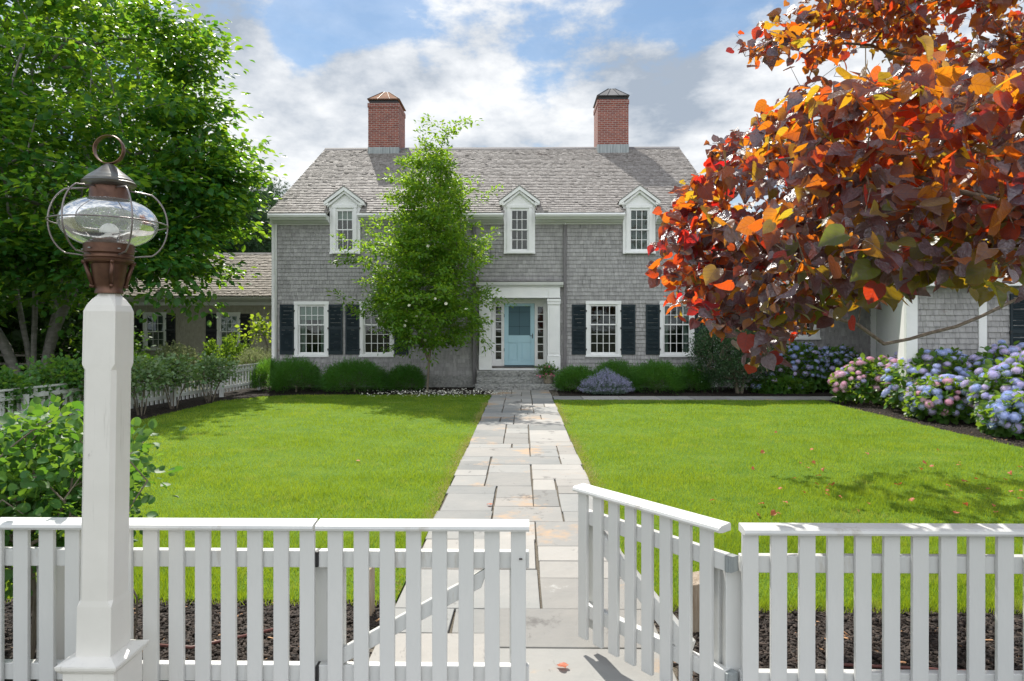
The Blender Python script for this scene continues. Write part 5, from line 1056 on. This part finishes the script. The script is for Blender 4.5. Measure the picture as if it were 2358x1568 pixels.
# ------------------------------------------------------------------ lantern post
def lantern():
    xr = WX(259.5, 2.8); a0 = .0675; cx, cy = xr-a0, 2.8+a0; k = (cy)/F*1.0
    Z = lambda py: H+(HY-py)*cy/F*.985
    e = empty('lamp_post', (cx, cy, 0), 0, 'white wooden post with a large copper onion lantern in the foreground', 'lamp post')
    m = MB(); lev = [(.49,.0725,.001),(.70,.0715,.001),(.725,.0695,.016),(1.68,.068,.016),(1.705,.0685,.001),(1.925,.0675,.001),(1.95,.061,.004),(1.975,.050,.010),(1.993,.038,.014),(2.0,.036,.0145)]
    for (z, a, c) in lev:
        lx = (z-1.2)*.016
        for p in ((-a+c,-a),(a-c,-a),(a,-a+c),(a,a-c),(a-c,a),(-a+c,a),(-a,a-c),(-a,-a+c)): m.v.append((cx+p[0]+lx, cy+p[1], z))
    for j in range(len(lev)-1):
        for i in range(8): i2 = (i+1) % 8; m.f.append((j*8+i, j*8+i2, (j+1)*8+i2, (j+1)*8+i))
    n = (len(lev)-1)*8; m.f.append(tuple(range(n, n+8))); m.build('post', mt['postp'], e, bevel=0)
    px = cx-.011; p = MB(); sq = lambda a, z: [(px-a,cy-a,z),(px+a,cy-a,z),(px+a,cy+a,z),(px-a,cy+a,z)]
    p.hexa(sq(.125,.462), sq(.127,.478)); p.hexa(sq(.127,.4785), sq(.078,.496)); p.hexa(sq(.112,.445), sq(.124,.4615)); p.hexa(sq(.106,-.02), sq(.106,.4445)); p.build('plinth', mt['postp'], e, bevel=.003)
    tx = cx+.012
    def lat(prof, name, mat, par=e, seg=48): return MB().lathe([(r*.001575*(cy/2.87), Z(z)) for r, z in prof], tx, cy, seg).build(name, mt[mat], par, smooth=True)
    sk = lat([(0,674),(34,674),(34,668),(32,664),(34,655),(36,650),(44,606),(52,602),(58,601),(60,596),(57,593),(60,590),(60,585),(57,582),(60,579),(60,575),(61,556),(58,553),(52,553),(48,560)], 'burner_collar', 'copper')
    sk.data.set_sharp_from_angle(angle=R(35)) if hasattr(sk.data, 'set_sharp_from_angle') else None
    for j in range(4):
        an = R(38+90*j); c, s = math.cos(an), math.sin(an); r1, r2 = .055*1.0, .092; P = lambda r, z: (tx+c*r, cy+s*r, Z(z))
        MB().tube([P(.060, 656), P(.087, 604)], .009, 6).tube([P(.048, 657), P(.072, 657)], .008, 8).tube([P(.072, 602), P(.100, 602)], .008, 8).build('bracket', mt['copper'], e, smooth=True)
    ck = lat([(48,462),(50,459),(50,452),(47,448),(47,424),(46,418)], 'upper_collar', 'copper')
    cp = lat([(46,424),(57,423),(64,419),(66,414),(62,411),(60,410),(60,407),(56,404),(55,403),(50,399),(49,398),(44,395),(43,394),(30,385),(16,374),(7,367),(0,365)], 'cap', 'patina'); 
    cp.data.set_sharp_from_angle(angle=R(30)) if hasattr(cp.data, 'set_sharp_from_angle') else None
    # glass globe
    pr = []
    for i in range(25):
        t = math.pi*(.133+ .72*i/24); r = 118*math.sin(t)**.86; pr.append((max(r, 40), 507-59*math.cos(t)))
    lat(pr, 'glass_globe', 'globe', seg=64)
    b = MB(); 
    for i in range(0, 13): t = math.pi*i/12; b.v
    prof = [(max(.0001, .037*math.sin(math.pi*i/12)), Z(529)-.037*math.cos(math.pi*i/12)) for i in range(13)]; b.lathe(prof, tx, cy, 24); bo = b.build('bulb', mt['bulb'], e, smooth=True)
    MB().lathe([(.022, Z(558)), (.022, Z(552)), (.016, Z(548)), (0, Z(548))], tx, cy, 16).build('socket', mt['iron'], e)
    # cage
    rw_ = 141*.001575; MB().tube([(tx+rw_*math.cos(t*math.pi/32), cy+rw_*math.sin(t*math.pi/32), Z(509)) for t in range(64)], .0032, 8, cyc=True).build('cage_ring', mt['wire'], e, smooth=True)
    for j in range(4):
        an = R(-59.6+(-45, 22, 95, -100)[j]); c, s = math.cos(an), math.sin(an); pts = []
        for i in range(19):
            t = R(-68+136*i/18); rr = .072+.151*math.cos(t)**.75 if i not in (0, 18) else .085; zz = Z(507)+.142*math.sin(t)/math.sin(R(68)); pts.append((tx+c*rr, cy+s*rr, zz))
        pts = [(tx+c*.078, cy+s*.078, pts[0][2]-.002)]+pts+[(tx+c*.07, cy+s*.07, pts[-1][2]+.002)]
        MB().tube(pts, .0035, 8).build('cage_wire', mt['wire'], e, smooth=True)
        MB().lathe([(0, 0), (.006, .001), (.006, .004), (0, .006)], 0, 0, 8).build('rivet', mt['lead'], e, local=True).location = (tx-cx+c*.098, s*.098, Z(573))
    # carrying ring
    ro, w = .0605, .0135; zc = Z(335); n = 48; m = MB(); ca, sa = math.cos(R(-6)), math.sin(R(-6))
    for i in range(n):
        t = 2*math.pi*i/n
        for (r, q) in ((ro, -w), (ro+.0025, 0), (ro, w), (ro-.003, w), (ro-.003, -w)): u = r*math.cos(t); m.v.append((tx+u*ca+q*sa, cy-u*sa*1+q*ca, zc+r*math.sin(t)))
    for i in range(n):
        for j in range(5): a, b_ = i*5+j, i*5+(j+1) % 5; c_, d = ((i+1) % n)*5+(j+1) % 5, ((i+1) % n)*5+j; m.f.append((a, b_, c_, d))
    m.build('carrying_ring', mt['copper'], e, smooth=False)
lantern()
# ------------------------------------------------------------------ purple leaved tree, foreground right
def redtree():
    top = [(1690,110),(1760,70),(1850,25),(1900,-60),(2480,-60),(2480,260),(2150,185),(2080,160),(1990,140),(1930,160),(1890,175),(1820,170),(1775,165),(1735,125)]
    main = [(1830,200),(1900,215),(1990,175),(2150,160),(2480,200),(2480,650),(2330,630),(2240,650),(2150,640),(2050,650),(1980,700),(1900,715),(1800,780),(1765,830),(1722,835),(1745,780),(1700,745),(1640,735),(1565,720),(1545,690),(1570,650),(1500,625),(1535,570),(1545,490),(1610,410),(1655,340),(1750,270)]
    def samp(poly, n, y0f, y1):
        out = []
        xs = [p[0] for p in poly]; ys = [p[1] for p in poly]
        while len(out) < n:
            x = rng.uniform(min(xs), max(xs), 400); y = rng.uniform(min(ys), max(ys), 400); k = inpoly(x, y, poly)
            for a, b in zip(x[k], y[k]):
                ya = y0f(a, b); out.append(W(a, b, ya+(y1-ya)*rng.uniform(0, 1)**1.15))
        return out[:n]
    near = lambda a, b: float(np.interp(a, [1480, 1600, 1750, 1950, 2400], [4.6, 3.9, 3.0, 2.55, 2.35]))+max(0, (200-b)/200)*1.5+max(0, (b-640)/150)*1.2
    T = samp(top, 150, lambda a, b: 4.3, 6.2)+samp(main, 500, near, 5.8)
    deep = [(1960,-420),(2480,-420),(2480,520),(2150,480),(2020,330),(1990,175),(1960,100),(1930,-60)]
    T += samp(deep, 170, lambda a, b: 6.0, 9.8)
    T += samp([(1850,640),(1760,560),(1900,420),(2480,400),(2480,640)], 90, lambda a, b: 8.6, 11.2)
    T += [(rng.uniform(2.5, 6.2), rng.uniform(9.0, 11.0), rng.uniform(2.6, 3.7)) for _ in range(150)]
    T += samp([(1800,-350),(2480,-420),(2480,-60),(1900,-60)], 90, lambda a, b: 4.3, 6.5)
    T += [W(*p) for p in ((1498,622,4.6),(1530,632,4.6),(1520,600,4.5),(1700,95,4.8),(1715,130,4.8),(1640,330,4.6),(1725,830,4.2),(1765,820,4.2),(1600,400,4.7),(1585,520,4.3),(1540,560,4.3),(1560,700,3.9),(1660,735,4.0),(1605,480,4.4),(1540,475,4.5))]
    T = np.array(T)
    bx, by = 6.4, 7.0; J = (6.1, 6.8, 1.3)
    roots = [[(bx, by, -.1), (6.3, 6.95, .6), J, W(2520, 590, 5.3), W(2357, 680, 4.5), W(2200, 752, 4.35), W(2035, 792, 4.25), W(1975, 748, 4.2), W(1890, 722, 4.1), W(1780, 735, 4.1), W(1735, 800, 4.1)],
             [J, (4.6, 4.9, 2.0), W(2357, 590, 4.3), W(2230, 592, 4.25), W(2080, 570, 4.2), W(1900, 520, 4.2), W(1700, 520, 4.3)],
             [J, (4.9, 5.0, 2.6), W(2400, 200, 5.0), W(2150, 140, 5.0), W(1950, 100, 4.9), W(1760, 115, 4.9)],
             [J, (4.3, 4.4, 2.3), W(2380, 420, 3.7), W(2050, 370, 3.4), W(1850, 360, 3.5), W(1700, 380, 3.9)],
             [J, (4.0, 4.0, 1.9), W(2350, 480, 2.9), W(2100, 400, 2.8), W(1900, 420, 2.9)],
             [J, (5.8, 8.2, 2.6), W(2150, 520, 9.6), W(1950, 560, 9.8)],
             [J, (5.2, 6.2, 2.6), W(2300, 330, 5.8), W(2000, 260, 5.5), W(1800, 290, 5.4)]]
    e = empty('redbud_tree', (bx, by, 0), 0, 'purple and orange leaved tree reaching in from the right foreground', 'tree')
    nd, pr, rd, tp = grow(roots, T, .0017, r_pow=.46, sub=.16, jit=.022, sag=.05, rmax=.055)
    big = rd > .008
    o = limbs('branch', nd, pr, rd, mt['barkred'], e, 8)
    n = 13; t = nd[tp]; d = t-nd[pr[tp]]; d /= np.linalg.norm(d, axis=1)[:, None]; C = np.repeat(t, n, 0); D = np.repeat(d, n, 0); N = len(C)
    s = rng.uniform(-.9, .55, N); perp = np.cross(D, np.array([0, 0, 1.])); perp /= np.linalg.norm(perp, axis=1)[:, None]; side = np.where(np.arange(N) % 2, 1, -1)[:, None]
    p = C+D*(s*.26)[:, None]+perp*side*rng.uniform(.01, .06, N)[:, None]+rnd(N, .03)
    ld = D*.35+perp*side*.55+np.array([-.15, -.25, -.55])+rnd(N, .4)
    nn = np.array([-.1, -.5, .8])+rnd(N, .8)
    X, Y, Z = frames(ld, nn); L = .080*rng.uniform(.5, 1.25, N); cup = rng.uniform(-.5, 1.9, N)
    py = HY-(p[:, 2]-H)/p[:, 1]*F; pxx = CX+22.5+p[:, 0]/p[:, 1]*F
    grow_ = lambda P, m: [(a+(a-2050)/600*m, b+(b-350)/400*m) for a, b in P]
    inside = inpoly(pxx+rng.normal(0, 14, N), py+rng.normal(-14, 14, N), grow_(top, 48)) | inpoly(pxx+rng.normal(0, 10, N), py+rng.normal(-6, 10, N), grow_(main, 34)) | (pxx > 2330) | (py < -30) | (p[:, 1] > 6.4)
    inside &= (p[:, 1] > 1.9)
    gr = (rng.random(N) < np.clip((py-420)/420, 0, .75)*np.clip((pxx-1720)/350, 0, 1))
    pu = ~gr & (rng.random(N) < np.clip(.28+(py-300)/800*np.clip((pxx-1560)/200, 0, 1), .2, .7))
    sc_ = ~gr & ~pu & (rng.random(N) < np.clip((1760-pxx)/260, .10, .85))
    for nm, m, kk in (('leaves', 'redleaf', ~gr & ~pu & ~sc_ & inside), ('scarlet_leaves', 'scarlet', sc_ & inside), ('purple_leaves', 'purpleleaf', pu & inside), ('inner_leaves', 'greenred', gr & inside)):
        v, f = scatter(HEART[0], HEART[1], p[kk], X[kk]*L[kk, None], Y[kk]*L[kk, None], Z[kk]*(L*cup)[kk, None]); ob = npmesh(nm, v, f, mt[m], e, smooth=True); set_uv(ob, HEART[0], int(kk.sum()))
    # leaf stalks
    base = p; q = C+D*(s*.26)[:, None]; ss = (rng.random(N) < .6) & inside
    P0, P1 = q[ss], base[ss]; w = np.array([0, 0, .0011]); wx = np.array([.0011, 0, 0])
    v = np.stack([P0-w, P0+w, P1+w, P1-w, P0-wx, P0+wx, P1+wx, P1-wx], 1).reshape(-1, 3); f = (np.array([[0,1,2,3],[4,5,6,7]])[None]+(np.arange(len(P0))*8)[:, None, None]).reshape(-1, 4)
    npmesh('leaf_stalks', v, f, mt['twig'], e)
redtree()
# ------------------------------------------------------------------ fallen leaves and petals
def litter():
    me = []
    for k in range(3):
        v = HEART[0]*np.array([.055, .055, .06*(k*.7+.6)])+np.array([0, -.025, .006]); v[:, 2] += .012*np.sin(v[:, 0]*60+k)
        m_ = bpy.data.meshes.new('fallen_leaf'); m_.from_pydata(v.tolist(), [], HEART[1].tolist()); m_.materials.append(mt['fallen']); me.append(m_)
    r = random.Random(4); pts = []
    for _ in range(50):
        px = r.uniform(1720, 2350); py = r.choice([r.uniform(1030, 1130), r.uniform(1100, 1205), r.uniform(1120, 1200)]); pts.append((px, py))
    pts += [(824, 1067), (1450, 1215), (1640, 1160), (1575, 1190), (1785, 1000)]
    for (px, py) in pts:
        x, y = G(px, py); o = bpy.data.objects.new('fallen_leaf', r.choice(me)); scene.collection.objects.link(o); o.location = (x, y, .035); o.rotation_euler = (r.uniform(-.5, .5), r.uniform(-.5, .5), r.uniform(0, 6.28)); s = r.uniform(.6, 1.05); o.scale = (s, s, s)
        if px == 824: tag(o, 'single fallen red leaf on the left lawn', 'fallen leaf', 'fallen leaves on the lawn')
        else: tag(o, 'small curled red or orange leaf lying on the right hand lawn', 'fallen leaf', 'fallen leaves on the lawn')
    for (px, py, lab) in ((1126, 1169, 'small crimson leaf on a joint of the stone path'), (1292, 1548, 'crimson leaf between stones at the gate opening')):
        x, y = G(px, py); o = bpy.data.objects.new('fallen_leaf', me[1]); scene.collection.objects.link(o); o.location = (x, y, .028); o.rotation_euler = (.2, .3, 1); tag(o, lab, 'fallen leaf')
    n = 520; x = rng.normal(-2.4, 1.15, n); y = rng.uniform(18.4, 20.9, n); y = np.where(rng.random(n) < .6, rng.uniform(19.1, 20.3, n), y); k = (x > -4.6) & (x < -.2); x, y = x[k], y[k]; n = len(x)
    X, Y, Z = frames(rnd(n)*np.array([1, 1, .15]), rnd(n, .3)+np.array([0, 0, 1])); L = rng.uniform(.03, .065, n); v, f = scatter(ROSE[0], ROSE[1], np.stack([x, y, np.full(n, .04)], 1), X*L[:, None]*1.3, Y*L[:, None], Z*L[:, None]*3)
    tag(npmesh('fallen_petals', v, f, mt['petalw']), 'white fallen petals strewn under the flowering tree', 'petals', kind='stuff')
    # thin irrigation hoses in the mulch
    for i, pts in enumerate((((-2.3, 3.95), (-1.9, 3.9), (-1.5, 4.15)), ((1.75, 3.75), (2.1, 3.72), (2.6, 3.66)))):
        o = MB().tube([(a, b, .02) for a, b in pts], .009, 8).build('irrigation_hose', M('hose_%d' % i, (.16,.06,.05), rough=.5), smooth=True); tag(o, ['brown irrigation hose on the mulch behind the left fence', 'brown irrigation hose on the mulch behind the right fence'][i], 'hose')
litter()
